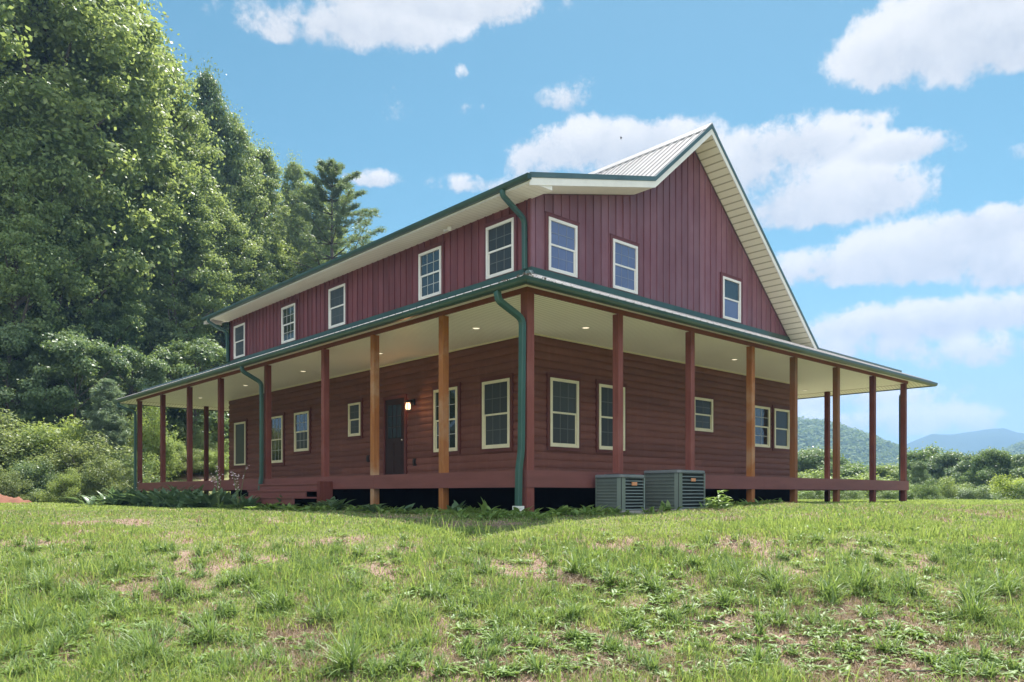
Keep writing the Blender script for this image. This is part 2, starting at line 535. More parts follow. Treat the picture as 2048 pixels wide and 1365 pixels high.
def vnoise(x, y):
    xi, yi = np.floor(x).astype(int), np.floor(y).astype(int)
    fx, fy = x - xi, y - yi
    fx, fy = fx * fx * (3 - 2 * fx), fy * fy * (3 - 2 * fy)
    a = _P[xi % 256, yi % 256]
    b = _P[(xi + 1) % 256, yi % 256]
    c = _P[xi % 256, (yi + 1) % 256]
    d = _P[(xi + 1) % 256, (yi + 1) % 256]
    return (a * (1 - fx) + b * fx) * (1 - fy) + (c * (1 - fx) + d * fx) * fy


def fbm(x, y, o=4):
    s, a, t = 0, 1.0, 0
    for i in range(o):
        s = s + a * vnoise(x * 2 ** i + 17 * i, y * 2 ** i + 31 * i)
        t += a
        a *= 0.5
    return s / t


def sstep(x, a, b):
    t = np.clip((x - a) / (b - a), 0, 1)
    return t * t * (3 - 2 * t)


def dl(X, Y):
    ax, ay = X - CAM[0], Y - CAM[1]
    return ax * DIR[0] + ay * DIR[1], ax * RGT[0] + ay * RGT[1]


def gz(X, Y):
    X, Y = np.asarray(X, float), np.asarray(Y, float)
    d, l = dl(X, Y)
    z = -0.625 - 0.99 * (1 - sstep(d, 3.3, 10.2))
    z = z + 0.10 * sstep(l, 1.5, 5) * sstep(d, 7, 12)
    # gentle roll in front of the crest
    z = z + 0.03 * sstep(-l, 5, 14) * sstep(d, 14, 22)
    z = z + (fbm(X * 0.35 + 40, Y * 0.35 + 40, 3) - 0.55) * 0.06 * sstep(d, 1, 4)
    z = z + (fbm(X * 2.1, Y * 2.1, 2) - 0.5) * 0.035
    # the lawn drops to a valley beyond the house on the right
    z = z - 9 * sstep(d, 25, 75) * sstep(l, -4, 6)
    z = z - 14 * sstep(d, 80, 260) * sstep(l, -4, 30)
    # wooded bank on the left
    z = z + 1.6 * sstep(d - 0.15 * l, 25.5, 34) * sstep(-l, 2, 8)
    z = z + 12 * sstep(d, 32, 80) * sstep(-l, -2, 14)
    return z


def at(px, d):
    """survey point on the ground: bearing px (photo column), distance d along the view axis"""
    p = CAM[:2] + DIR * d + RGT * ((px - 1024) / FPX * d)
    return float(p[0]), float(p[1])


def gp(px, py):
    lo, hi = 2.0, 60.0
    best = None
    for d in np.linspace(3, 40, 500):
        x, y = at(px, d)
        yy = HOR - FPX * (float(gz(x, y)) - CAM[2]) / d
        if yy <= py:
            return x, y
    return x, y


def gzf(x, y):
    return float(gz(x, y))


BARE = []
for (px, py, rx, ry, w) in [(720, 1105, 1.3, .2, .6), (880, 1138, 1.5, .22, .65), (640, 1088, 1.0, .2, .5),
                            (1150, 1082, 1.2, .2, .6), (1300, 1100, 1.6, .25, .7), (1130, 1162, .5, .2, .9),
                            (1500, 1092, .8, .3, .7), (600, 1310, .5, .3, 1.0), (820, 1290, .5, .35, .5),
                            (1080, 1310, 1.0, .35, .9), (1260, 1330, .9, .4, .9), (1500, 1270, .8, .35, 1.0), (1750, 1340, 1.0, .3, 1.0), (1560, 1320, .7, .3, 1.0), (1150, 1350, .8, .2, .8), (1400, 1345, .6, .2, .8),
                            (1700, 1260, 1.3, .4, .95), (1900, 1300, 1.0, .45, .95), (1650, 1240, .9, .2, .9),
                            (230, 1290, .5, .2, .5), (330, 1160, .6, .2, .4), (1480, 1170, .8, .2, .6),
                            (1250, 1225, .8, .25, .5), (900, 1250, .6, .2, .45), (1960, 1220, .8, .3, .6)]:
    x, y = gp(px, py)
    BARE.append((x, y, rx, ry, w))


def bare(X, Y):
    d, l = dl(X, Y)
    m = sstep(fbm(X * 1.6 + 9, Y * 1.6 + 5, 4), 0.56, 0.68) * 0.6
    for (x, y, rx, ry, w) in BARE:
        d0, l0 = dl(x, y)
        q = ((l - l0) / rx) ** 2 + ((d - d0) / (ry * 1.8)) ** 2
        m = np.maximum(m, w * 1.25 * np.exp(-q * 1.2))
    m = m + (fbm(X * 4 + 3, Y * 4 + 8, 4) - 0.5) * 1.5 * (m > 0.05)
    return np.clip(m, 0, 1)


def ground():
    nr, na = 420, 800
    r = np.concatenate([[0.0], np.geomspace(0.8, 4200, nr - 1)])
    a = np.linspace(0, 2 * np.pi, na, endpoint=False)
    R, A = np.meshgrid(r[1:], a, indexing='ij')
    X = CAM[0] + R * np.cos(A)
    Y = CAM[1] + R * np.sin(A)
    X = np.concatenate([[CAM[0]], X.ravel()])
    Y = np.concatenate([[CAM[1]], Y.ravel()])
    Z = gz(X, Y)
    V = np.stack([X, Y, Z], 1)
    i = np.arange(nr - 2)[:, None] * na + np.arange(na)[None, :] + 1
    j = np.arange(nr - 2)[:, None] * na + (np.arange(na)[None, :] + 1) % na + 1
    q = np.stack([i, i + na, j + na, j], -1).reshape(-1, 4)
    tri = np.concatenate([q[:, [0, 1, 2]], q[:, [0, 2, 3]],
                          np.stack([np.zeros(na, int), np.arange(na) + 1, (np.arange(na) + 1) % na + 1], 1)])
    m, t, o = new_mat('lawn soil')
    at_ = t.n('Attribute', attribute_name='bare').outputs['Fac']
    pos = t.n('NewGeometry').outputs['Position']
    n1 = t.noise(pos, 1.3, 6, 0.65)
    n2 = t.noise(pos, 9.0, 6, 0.7)
    n3 = t.noise(pos, 45.0, 4, 0.7)
    gcol = t.mix(t.maprange(n1, 0.35, 0.65), rgba((0.15, 0.18, 0.07)), rgba((0.24, 0.23, 0.11)))
    gcol = t.mix(t.maprange(n2, 0.4, 0.7, 0, 0.6), gcol, rgba((0.10, 0.11, 0.05)))
    scol = t.mix(t.maprange(n2, 0.3, 0.7), rgba((0.34, 0.235, 0.18)), rgba((0.18, 0.11, 0.085)))
    scol = t.mix(t.maprange(n3, 0.5, 0.7), scol, rgba((0.44, 0.37, 0.31)))
    f = t.maprange(t.math('ADD', at_, t.math('MULTIPLY', t.math('SUBTRACT', n2, 0.5), 0.7)), 0.18, 0.55)
    c = t.mix(f, gcol, scol)
    p = t.n('BsdfPrincipled', {'Base Color': c, 'Roughness': 0.95, 'Specular IOR Level': 0.1})
    b = t.n('Bump', {'Height': t.math('ADD', n3, t.math('MULTIPLY', n2, 2.0)), 'Strength': 0.7, 'Distance': 0.03})
    t.link(b.outputs[0], p.inputs['Normal'])
    t.link(p.outputs[0], o.inputs[0])
    o_ = np_mesh('ground', V, tri, m)
    att = o_.data.attributes.new('bare', 'FLOAT', 'POINT')
    att.data.foreach_set('value', bare(X, Y).astype(np.float32))
    o_.data.shade_smooth()
    tag(o_, kind='structure')
    return o_


ground()

# red clay spoil at the left edge
mb = MB()
cx_, cy_ = at(-10, 21.5)
N = 26
vs = [(0, 0, 0)]
vv, ff = [], []
for i in range(N + 1):
    for j in range(N + 1):
        u, w = i / N * 2 - 1, j / N * 2 - 1
        x, y = cx_ + u * .95, cy_ + w * .95
        h = max(0, 1 - (u * u + w * w)) ** 0.8 * 0.26 + (float(fbm(np.array(x * 6.0), np.array(y * 6.0))) - 0.5) * 0.3
        vv.append((x, y, gzf(x, y) - 0.06 + h))
for i in range(N):
    for j in range(N):
        a = i * (N + 1) + j
        ff.append((a, a + N + 1, a + N + 2, a + 1))
mb.add(vv, ff)
tag(mb.build('clay_mound', 'clay', smooth=True), kind='structure')

# ------------------------------------------------------------------ the house
LX, LY, W0 = 13.2, 16.98, 1.95
PW = 0.115
XR, YB = 11.28, 14.9            # far walls
ZD, ZC = -0.235, 2.44
house = empty('farmhouse', (6.6, 8.5, -0.6), 'two storey dark red farmhouse with wraparound porch and pale metal roof', 'house')


def wallbox(mb, side, a0, a1, z0, z1, o0, o1):
    """box on wall side L (x=W0, outward -x) or R (y=W0, outward -y); o = distance outward"""
    if side == 'L':
        return mb.box(W0 - o1, W0 - o0, a0, a1, z0, z1)
    return mb.box(a0, a1, W0 - o1, W0 - o0, z0, z1)


# log siding: rounded courses
def log_profile():
    pts = []
    n = 18
    h = ZC / n
    for i in range(n):
        for k in range(7):
            u = k / 6
            bulge = 0.034 - 0.020 * (1 - math.sin(math.pi * min(max(u, 0.0), 1.0)) ** 0.6)
            pts.append((bulge - 0.034, i * h + u * h * 0.985 + 0.001))
    return pts


def log_wall(side):
    mb = MB()
    pr = log_profile()
    vs, fs = [], []
    for (o, z) in pr:
        if side == 'L':
            vs += [(W0 - o, W0 - o, z), (W0 - o, YB + o, z)]
        elif side == 'R':
            vs += [(W0 - o, W0 - o, z), (XR + o, W0 - o, z)]
        elif side == 'B':
            vs += [(W0 - o, YB + o, z), (XR + o, YB + o, z)]
        else:
            vs += [(XR + o, W0 - o, z), (XR + o, YB + o, z)]
    for i in range(len(pr) - 1):
        q = (2 * i, 2 * i + 1, 2 * i + 3, 2 * i + 2)
        fs.append(q)
    mb.add(vs, fs)
    return mb.build('log_wall', 'log', house)


for s in 'LRBF':
    log_wall(s)
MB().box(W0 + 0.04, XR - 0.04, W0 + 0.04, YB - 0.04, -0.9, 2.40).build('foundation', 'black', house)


# roof line of the main roof: x -> top z
RT = [(1.42, 4.90), (4.73, 5.74), (6.65, 7.36), (11.45, 7.36 - 0.863 * 4.80)]


def rtop(x):
    for (xa, za), (xb, zb) in zip(RT, RT[1:]):
        if x <= xb:
            return za + (zb - za) * (x - xa) / (xb - xa)
    return RT[-1][1]


TH = 0.20
# upper walls
mb = MB()
wx = [W0 + 0.012, 2.6, 4.73, 6.65, 9.0, XR - 0.012]
lo = [(x, W0 + 0.012, 2.5) for x in wx]
poly = [(wx[0], 2.5), (wx[-1], 2.5)] + [(x, rtop(x) - TH + 0.01) for x in reversed(wx)]
mb.prism([(x, W0 + 0.012, z) for x, z in poly], [(x, W0 + 0.12, z) for x, z in poly])
x = W0 + 0.125
while x < XR - 0.1:
    for xx in (x,):
        zt = min(rtop(xx - .02), rtop(xx + .02)) - TH - 0.002
        if zt > 3.45:
            mb.prism([(xx - .019, W0 - 0.006, 3.3), (xx + .019, W0 - 0.006, 3.3), (xx + .019, W0 - 0.006, zt), (xx - .019, W0 - 0.006, zt)],
                     [(xx - .021, W0 + 0.02, 3.3), (xx + .021, W0 + 0.02, 3.3), (xx + .021, W0 + 0.02, zt), (xx - .021, W0 + 0.02, zt)])
    x += 0.214
mb.box(W0 - 0.008, W0 + 0.07, W0 - 0.009, W0 + 0.02, 3.3, 4.785)
mb.build('gable_wall', 'gable', house)
mb = MB()
mb.box(W0 + 0.012, W0 + 0.10, W0 + 0.125, YB - 0.012, 2.5, 4.79)
y = W0 + 0.16
while y < YB - 0.05:
    mb.box(W0 - 0.006, W0 + 0.02, y - 0.02, y + 0.02, 3.3, 4.788)
    y += 0.214
mb.box(W0 - 0.010, W0 + 0.02, W0 + 0.021, W0 + 0.08, 3.3, 4.788)
mb.build('board_wall', 'board', house)
mb = MB()
mb.prism([(x, YB - 0.012, z) for x, z in poly], [(x, YB - 0.1, z) for x, z in poly])
mb.build('back_gable_wall', 'board', house)

# main roof
Y0, Y1 = 1.45, 15.42
rm, ribs = MB(), MB()
for (xa, za), (xb, zb) in zip(RT, RT[1:]):
    rm.prism([(xa, Y0 - .02, za), (xb, Y0 - .02, zb), (xb, Y0 - .02, zb - .03), (xa, Y0 - .02, za - .03)],
             [(xa, Y1 + .02, za), (xb, Y1 + .02, zb), (xb, Y1 + .02, zb - .03), (xa, Y1 + .02, za - .03)])
    yy = Y0 + 0.05
    L = math.hypot(xb - xa, zb - za)
    nx, nz = -(zb - za) / L, (xb - xa) / L
    h = 0.022
    while yy < Y1:
        rm.prism([(xa, yy - .022, za), (xa, yy + .022, za), (xb, yy + .022, zb), (xb, yy - .022, zb)],
                 [(xa + nx * h, yy - .012, za + nz * h), (xa + nx * h, yy + .012, za + nz * h),
                  (xb + nx * h, yy + .012, zb + nz * h), (xb + nx * h, yy - .012, zb + nz * h)])
        yy += 0.19
roof = rm.build('roof', 'roofmetal', house)
# ridge cap
mb = MB()
mb.prism([(6.43, Y0 - .03, 7.215), (6.65, Y0 - .03, 7.405), (6.87, Y0 - .03, 7.215), (6.87, Y0 - .03, 7.19), (6.65, Y0 - .03, 7.38), (6.43, Y0 - .03, 7.19)],
         [(6.43, Y1 + .03, 7.215), (6.65, Y1 + .03, 7.405), (6.87, Y1 + .03, 7.215), (6.87, Y1 + .03, 7.19), (6.65, Y1 + .03, 7.38), (6.43, Y1 + .03, 7.19)])
mb.build('ridge_cap', 'roofmetal', roof)


def strip(mb, y0, y1, za, zb, pts=RT):
    """band following the roof line, from top - za down to top - zb, between y0 and y1"""
    for (xa, ta), (xb, tb) in zip(pts, pts[1:]):
        mb.prism([(xa, y0, ta - za), (xb, y0, tb - za), (xb, y0, tb - zb), (xa, y0, ta - zb)],
                 [(xa, y1, ta - za), (xb, y1, tb - za), (xb, y1, tb - zb), (xa, y1, ta - zb)])
    return mb


def shifted(pts, dx0=0.0):
    q = list(pts)
    q[0] = (q[0][0] + dx0, rtop(q[0][0] + dx0))
    return q


for (ya, yb, sgn) in ((Y0 - .035, Y0 - .005, 1), (Y1 + .005, Y1 + .035, -1)):
    strip(MB(), ya, yb, -.012, .075).build('rake_trim', 'green_trim', roof)
for (ya, yb) in ((Y0 - .022, Y0 + .0), (Y1, Y1 + .022)):
    strip(MB(), ya, yb, .076, .20).build('rake_fascia', 'white', roof)
# small seam marks on trim
mb = MB()
for xs in (3.62, 5.6):
    z = rtop(xs)
    MB().box(xs, xs + .012, Y0 - .038, Y0 - .03, z - .07, z + .01).build('trim_seam', 'green_trim', roof)
# rake soffits (between fascia and wall), front and back
for (ya, yb) in ((Y0, W0 - 0.012), (YB + .012, Y1)):
    mb = MB()
    PTS = [(W0 + .001, rtop(W0)), (4.73, 5.74), (6.65, 7.36), RT[-1]]
    strip(mb, ya, yb, .165, .19, PTS[1:])
    mb.build('rake_soffit', 'rakesoffit', roof)
    strip(MB(), ya, yb, .165, .19, PTS[:2]).build('rake_soffit', 'plainsoffit', roof)
# left eave: flat soffit, end boxes, fascia
MB().box(1.46, W0 + .01, W0 - .014, Y1 - .5, 4.775, 4.789).build('eave_soffit', 'eavesoffit_y', roof)
MB().box(1.43, 1.458, Y0 + .0, Y1, 4.76, 4.868).build('eave_fascia', 'white', roof)
for (ya, yb) in ((Y0 - .003, Y0 + .02), (Y1 - .02, Y1 + .003)):
    pts = [(1.459, 4.756), (W0, 4.756), (W0, rtop(W0) - .2005), (1.459, 4.79)]
    MB().prism([(x, ya, z) for x, z in pts], [(x, yb, z) for x, z in pts]).build('eave_return', 'white', roof)
MB().box(1.46, W0, Y0 + .021, W0 - .0145, 4.757, 4.772).build('return_soffit', 'eavesoffit_y', roof)
MB().box(W0 - .012, W0 + .0, Y0 + .021, W0 - .0145, 4.773, 4.82).build('return_cheek', 'white', roof)


# gutters: profile swept along a line with mitred ends
GPROF = [(0.0, 0.085), (0.0, 0.0), (0.045, 0.0), (0.07, 0.018), (0.083, 0.045), (0.088, 0.085), (0.076, 0.085), (0.07, 0.052),
         (0.055, 0.022), (0.012, 0.012), (0.012, 0.085)]


def upper_gutter():
    mb = MB()
    a = [(1.43 - u, Y0 - .03, 4.79 + v) for u, v in GPROF]
    b = [(1.43 - u, Y1 + .03, 4.79 + v) for u, v in GPROF]
    mb.prism(a, b)
    mb.box(1.345, 1.428, Y0 - .045, Y0 - .031, 4.788, 4.876)
    return mb.build('gutter', 'green', roof)


upper_gutter()

# porch roof
EO = 0.45
ZE, ZW = 2.475, 3.462
e = [(-EO, -EO), (LX + EO, -EO), (LX + EO, LY + EO), (-EO, LY + EO)]
w = [(W0 - .0, W0 - .0), (XR + .0, W0 - .0), (XR + .0, YB + .0), (W0 - .0, YB + .0)]
pm = MB()
for i in range(4):
    j = (i + 1) % 4
    top = [(*e[i], ZE), (*e[j], ZE), (*w[j], ZW), (*w[i], ZW)]
    bot = [(p[0], p[1], p[2] - .03) for p in top]
    pm.prism(top, bot)


def rib_run(i):
    """ribs perpendicular to eave i"""
    a, b = Vector(e[i]), Vector(e[(i + 1) % 4])
    L = (b - a).length
    t = (b - a).normalized()
    nrm = Vector((-t.y, t.x))         # inward (counter clockwise loop)
    wi, wj = Vector(w[i]) - a, Vector(w[(i + 1) % 4]) - a
    run = wi.dot(nrm)
    ia, ib = wi.dot(t), L - wj.dot(t)
    s = 0.09
    sl = (ZW - ZE) / run
    c, sn = 1 / math.hypot(1, sl), sl / math.hypot(1, sl)
    while s < L - 0.05:
        r = min(run, s / ia * run, (L - s) / ib * run)
        if r > 0.04:
            p0 = a + t * s
            p1 = p0 + nrm * r
            z0, z1 = ZE, ZE + sl * r
            q = []
            for (wd, hh) in ((.022, 0), (.012, .024)):
                for (p, z) in ((p0, z0), (p1, z1)):
                    for sg in (-1, 1):
                        q.append((p.x + t.x * wd * sg - nrm.x * sn * hh, p.y + t.y * wd * sg - nrm.y * sn * hh, z + c * hh))
            pm.add(q, [(0, 1, 3, 2), (4, 6, 7, 5), (0, 4, 5, 1), (2, 3, 7, 6), (0, 2, 6, 4), (1, 5, 7, 3)])
        s += 0.19


for i in range(4):
    rib_run(i)
proof = pm.build('porch_roof', 'roofmetal', house)
for i in range(4):
    a, b = Vector((*w[i], ZW + .03)), Vector((*e[i], ZE + .03))
    c = a.lerp(b, 0.76)
    MB().tube([a, c], .045, 6).build('hip_cap', 'green_trim', proof)
# flashing where the porch roof meets the walls
mb = MB()
mb.box(W0 - .03, W0 - .011, W0 - .03, YB, ZW - .02, 3.585)
mb.build('flashing', 'green', proof)
mb = MB()
mb.box(W0 - .011, XR - .35, W0 - .03, W0 - .0105, ZW - .02, 3.585)
mb.build('flashing', 'green', proof)
# porch gutter loop
mb = MB()
GB = 2.375
gp_ = []
for i in range(4):
    sx = -1 if i in (0, 3) else 1
    sy = -1 if i in (0, 1) else 1
    ring = [(e[i][0] + sx * (u - .02), e[i][1] + sy * (u - .02), GB + v) for u, v in GPROF]
    gp_.append(ring)
n = len(GPROF)
vs = [q for r in gp_ for q in r]
fs = []
for i in range(4):
    j = (i + 1) % 4
    for k in range(n):
        fs.append((i * n + k, j * n + k, j * n + (k + 1) % n, i * n + (k + 1) % n))
mb.add(vs, fs)
mb.build('gutter', 'green', proof)
# sloped eave soffit from gutter back to beam
EI = EO - .03
for i, mt in enumerate(['soffit_x', 'soffit_y', 'soffit_x', 'soffit_y']):
    j = (i + 1) % 4
    eo = [(-EI, -EI), (LX + EI, -EI), (LX + EI, LY + EI), (-EI, LY + EI)]
    bi = [(0.02, 0.02), (LX - .02, .02), (LX - .02, LY - .02), (.02, LY - .02)]
    top = [(*eo[i], 2.395), (*eo[j], 2.395), (*bi[j], 2.515), (*bi[i], 2.515)]
    MB().prism(top, [(p[0], p[1], p[2] + .012) for p in top]).build('porch_soffit', mt, proof)
# beam boards
mb = MB()
BT = 0.035
mb.box(0, LX, 0, BT, ZC + .001, 2.56)
mb.box(0, LX, LY - BT, LY, ZC + .001, 2.56)
mb.box(0, BT, BT, LY - BT, ZC + .001, 2.56)
mb.box(LX - BT, LX, BT, LY - BT, ZC + .001, 2.56)
mb.build('porch_beam', 'beam', house)
# ceiling, mitred at corners
cin = [(BT, BT), (LX - BT, BT), (LX - BT, LY - BT), (BT, LY - BT)]
for i, mt in enumerate(['soffit_x', 'soffit_y', 'soffit_x', 'soffit_y']):
    j = (i + 1) % 4
    ww = [(W0 + .05, W0 + .05), (XR - .05, W0 + .05), (XR - .05, YB - .05), (W0 + .05, YB - .05)]
    top = [(*cin[i], ZC + .003), (*cin[j], ZC + .003), (*ww[j], ZC + .003), (*ww[i], ZC + .003)]
    MB().prism(top, [(p[0], p[1], p[2] + .02) for p in top]).build('porch_ceiling', mt, house)
# white trim where ceiling meets wall
mb = MB()
mb.box(W0 - .03, W0 - .003, W0 - .03, YB, ZC - .018, ZC + .001)
mb.box(W0 - .003, XR, W0 - .03, W0 - .003, ZC - .018, ZC + .001)
mb.build('ceiling_trim', 'cream', house)

# deck
mb = MB()
mb.box(.03, LX - .03, .03, W0 + .0, -.035, -.002)
mb.box(.03, LX - .03, YB, LY - .03, -.035, -.002)
mb.box(.03, W0, W0 + .0, YB, -.0355, -.0025)
mb.box(XR, LX - .03, W0, YB, -.0355, -.0025)
mb.build('porch_floor', 'floorwood', house)
mb = MB()
FT = .025
for (a, b) in ((-.012, 6.2), (6.204, LX + .012)):
    mb.box(a, b, -.012, -.012 + FT, ZD, 0)
for (a, b) in ((FT - .0115, 2.95), (2.954, 9.8), (9.804, LY + .012)):
    pass
mb.build('deck_fascia', 'fascia', house)
seamY = 5.92 - .0
mb = MB()
for (a, b) in ((FT - .0115, 3.86), (3.866, 10.2), (10.206, LY + .012)):
    mb.box(-.012, -.012 + FT, a, b, ZD, 0)
mb.build('deck_fascia', 'fascia', house)
mb = MB()
mb.box(FT, LX + .012, LY - .013, LY + .012, ZD, 0)
mb.box(LX - .013, LX + .012, FT - .01, LY - .0135, ZD, 0)
mb.build('deck_fascia', 'fascia', house)
# joists hidden in the dark below
mb = MB()
for k in range(1, 34):
    mb.box(.02, W0, k * .49, k * .49 + .03, -.2, -.036)
for k in range(5, 27):
    mb.box(k * .49, k * .49 + .03, .02, W0, -.2, -.036)
mb.build('floor_joists', 'post_dark', house)


def post(x, y, mat, label, w_=PW):
    b = min(gzf(x, y), gzf(x + w_, y + w_)) - .06
    return MB().box(x, x + w_, y, y + w_, b, ZC + .002).build('porch_post', mat, house, label, bevel=0.006)


post(0.002, 0.002, 'post_red', 'red corner post beside the tall green downspout', .135)
LYs = [(1.90, 'post_orange', 'orange stained post with weathered grey streak'), (3.88, 'post_orange', 'orange stained post left of the door'),
       (5.63, 'post_red', None), (8.13, 'post_dark', None), (10.68, 'post_dark', None), (12.73, 'post_dark', None),
       (14.77, 'post_dark', None), (16.8, 'post_dark', None)]
for y, m_, lb in LYs:
    post(.004, y - .0, m_, lb)
RXs = [(1.93, 'post_red', None), (3.84, 'post_red', None), (5.79, 'post_orange', 'orange brown stained post'), (7.43, 'post_brown', 'brown stained post'),
       (9.32, 'post_brown', 'brown stained post'), (11.19, 'post_dark', None), (13.02, 'post_dark', None)]
for x, m_, lb in RXs:
    post(x, .004, m_, lb)
for x in (2.0, 4.2, 6.4, 8.6, 10.8, 13.05):
    post(x, LY - PW - .004, 'post_dark', None)
for y in (2.0, 4.1, 6.2, 8.3, 10.4, 12.5, 14.6):
    post(LX - PW - .004, y, 'post_dark', None)


# windows
def window(side, a0, a1, z0, z1, glass='glass_dark', frame='cream', casing='casing', cols=3, rows=2, rail=True, label=None,
           lower=None):
    mid = (z0 + z1) / 2
    ft = .052 if (a1 - a0) > .6 else .045
    mb = MB()
    for (p, q, r, s) in ((a0, a1, z1 - ft, z1), (a0, a1, z0, z0 + ft * .8), (a0, a0 + ft, z0 + ft * .8, z1 - ft),
                         (a1 - ft, a1, z0 + ft * .8, z1 - ft)):
        wallbox(mb, side, p, q, r, s, -.03, .042)
    wob = mb.build('window', frame, house, label, bevel=.004)
    c = .062
    mb = MB()
    for (p, q, r, s) in ((a0 - c, a1 + c, z1 + .001, z1 + c), (a0 - c, a1 + c, z0 - c, z0 - .001), (a0 - c, a0 - .001, z0 - .001, z1 + .001),
                         (a1 + .001, a1 + c, z0 - .001, z1 + .001)):
        wallbox(mb, side, p, q, r, s, -.03, .026)
    wallbox(mb, side, a0 - c - .012, a1 + c + .012, z1 + c + .0005, z1 + c + .016, -.03, .034)
    mb.build('casing', casing, wob)
    i0, i1, j0, j1 = a0 + ft, a1 - ft, z0 + ft * .8, z1 - ft
    if not rail:
        wallbox(MB(), side, i0, i1, j0, j1, -.02, .006).build('pane', glass, wob)
        return wob
    wallbox(MB(), side, i0, i1, mid, j1, -.02, .014).build('pane', glass, wob)
    wallbox(MB(), side, i0, i1, j0, mid, -.02, .0095).build('pane', lower or glass, wob)
    mb = MB()
    wallbox(mb, side, i0, i1, mid - .016, mid + .016, -.02, .027)
    for (p, q) in ((i0, i0 + .024), (i1 - .024, i1)):
        wallbox(mb, side, p, q, j0, mid - .016, -.02, .016)
    wallbox(mb, side, i0 + .024, i1 - .024, j0, j0 + .028, -.02, .016)
    mb.build('sash', frame, wob)
    if cols:
        mb = MB()
        gw = .0065
        for (b0, b1, oo, k0, k1) in ((mid + .016, j1, .019, i0, i1), (j0 + .028, mid - .016, .0135, i0 + .024, i1 - .024)):
            for k in range(1, cols):
                xx = k0 + (k1 - k0) * k / cols
                wallbox(mb, side, xx - gw, xx + gw, b0, b1, -.02, oo)
            for k in range(1, rows):
                zz = b0 + (b1 - b0) * k / rows
                wallbox(mb, side, k0, k1, zz - gw, zz + gw, -.021, oo - .001)
        mb.build('grille', 'grille' if glass == 'glass_screen' else ('grille_blue' if glass == 'glass_blue' else 'grille_light'), wob)
    return wob


for i, (a, b) in enumerate([(2.37, 3.12), (4.48, 5.23), (8.14, 8.90), (10.62, 11.38), (13.69, 14.44)]):
    window('L', a, b, 3.60, 4.545, ['glass_screen', 'glass_dark', 'glass_screen', 'glass_dark', 'glass_screen'][i], 'white', 'casing_up')
for i, (a, b) in enumerate([(2.34, 3.07), (4.07, 4.81)]):
    window('R', a, b, 3.60, 4.54, 'glass_blue', 'white', 'casing_up', label='upper window with blue tinted screen')
window('R', 7.84, 8.57, 3.60, 4.54, 'glass_dark', 'white', 'casing_up', cols=0, lower='glass_blue')
window('L', 2.48, 3.23, .50, 1.73, 'glass_screen')
window('L', 3.97, 4.72, .50, 1.73, 'glass_dark')
window('L', 7.48, 8.0, .99, 1.74, 'glass_screen', cols=2)
window('L', 9.9, 10.67, .75, 1.735, 'glass_dark', lower='glass_screen')
window('L', 11.33, 12.07, .50, 1.73, 'glass_dark')
window('L', 13.65, 14.42, .50, 1.735, 'glass_screen', rail=False)
window('R', 2.38, 3.11, .51, 1.725, 'glass_screen')
window('R', 3.67, 4.42, .51, 1.735, 'glass_screen')
window('R', 6.71, 7.44, 1.03, 1.75, 'glass_screen', cols=2)
window('R', 9.13, 9.87, .79, 1.755, 'glass_dark', cols=2)
window('R', 10.09, 10.81, .79, 1.755, 'glass_screen', cols=0)

# door
D0, D1, DT = 5.765, 6.50, 1.69
dr = MB()
wallbox(dr, 'L', D0, D1, .0, DT, -.03, .006)
door = dr.build('door', 'door', house, 'dark entry door with half height glass')
mb = MB()
c = .07
wallbox(mb, 'L', D0 - c, D1 + c, DT + .001, DT + c, -.03, .028)
wallbox(mb, 'L', D0 - c, D0 - .001, 0, DT + .001, -.03, .028)
wallbox(mb, 'L', D1 + .001, D1 + c, 0, DT + .001, -.03, .028)
mb.build('door_casing', 'casing', door)
wallbox(MB(), 'L', D0 + .12, D1 - .12, .86, DT - .13, -.02, .012).build('pane', 'glass_door', door)
mb = MB()
for k in (1, 2):
    xx = D0 + .12 + (D1 - D0 - .24) * k / 3
    wallbox(mb, 'L', xx - .007, xx + .007, .86, DT - .13, -.02, .017)
for k in (1, 2):
    zz = .86 + (DT - .99) * k / 3
    wallbox(mb, 'L', D0 + .12, D1 - .12, zz - .007, zz + .007, -.02, .0165)
for (z0, z1) in ((.12, .42), (.48, .76)):
    for (y0, y1) in ((D0 + .1, (D0 + D1) / 2 - .03), ((D0 + D1) / 2 + .03, D1 - .1)):
        wallbox(mb, 'L', y0, y1, z0, z1, -.02, .013)
mb.build('door_panels', 'door', door)
kn = MB()
kn.tube([(W0 - .006, D0 + .055, .80), (W0 - .03, D0 + .055, .80), (W0 - .035, D0 + .055, .80), (W0 - .055, D0 + .055, .80)], [.012, .012, .026, .018], 10)
kn.build('knob', 'brass', door, smooth=True)

# steps
mb = MB()
for k, (xo, zt) in enumerate(((-.26, -.12), (-.50, -.25), (-.74, -.38))):
    mb.box(xo, -.013, 5.42, 7.95, zt - .03, zt - .001 * k)
    mb.box(xo + .02, xo + .045, 5.44, 7.93, zt - .14, zt - .031)
mb.build('steps', 'fascia', house, 'three wide red wooden steps')
MB().box(-.27, -.014, 5.27, 5.40, -.52, -.09).build('step_stringer', 'post_dark', house)


# downspouts
def spout(pts, w_=.042, name='downspout', lb=None, flat=(0, 1, 0)):
    """rounded rectangular pipe"""
    v = [Vector(p) for p in pts]
    # round the bends
    out_ = [v[0]]
    for i in range(1, len(v) - 1):
        a, b, c = v[i - 1], v[i], v[i + 1]
        r = min(.09, (a - b).length * .45, (c - b).length * .45)
        p0 = b + (a - b).normalized() * r
        p1 = b + (c - b).normalized() * r
        for t in (0, .25, .5, .75, 1):
            out_.append(p0.lerp(b, t).lerp(b.lerp(p1, t), t))
    out_.append(v[-1])
    return MB().tube(out_, w_ * 1.25, 4, flat).build(name, 'spout', house, lb, bevel=.012)


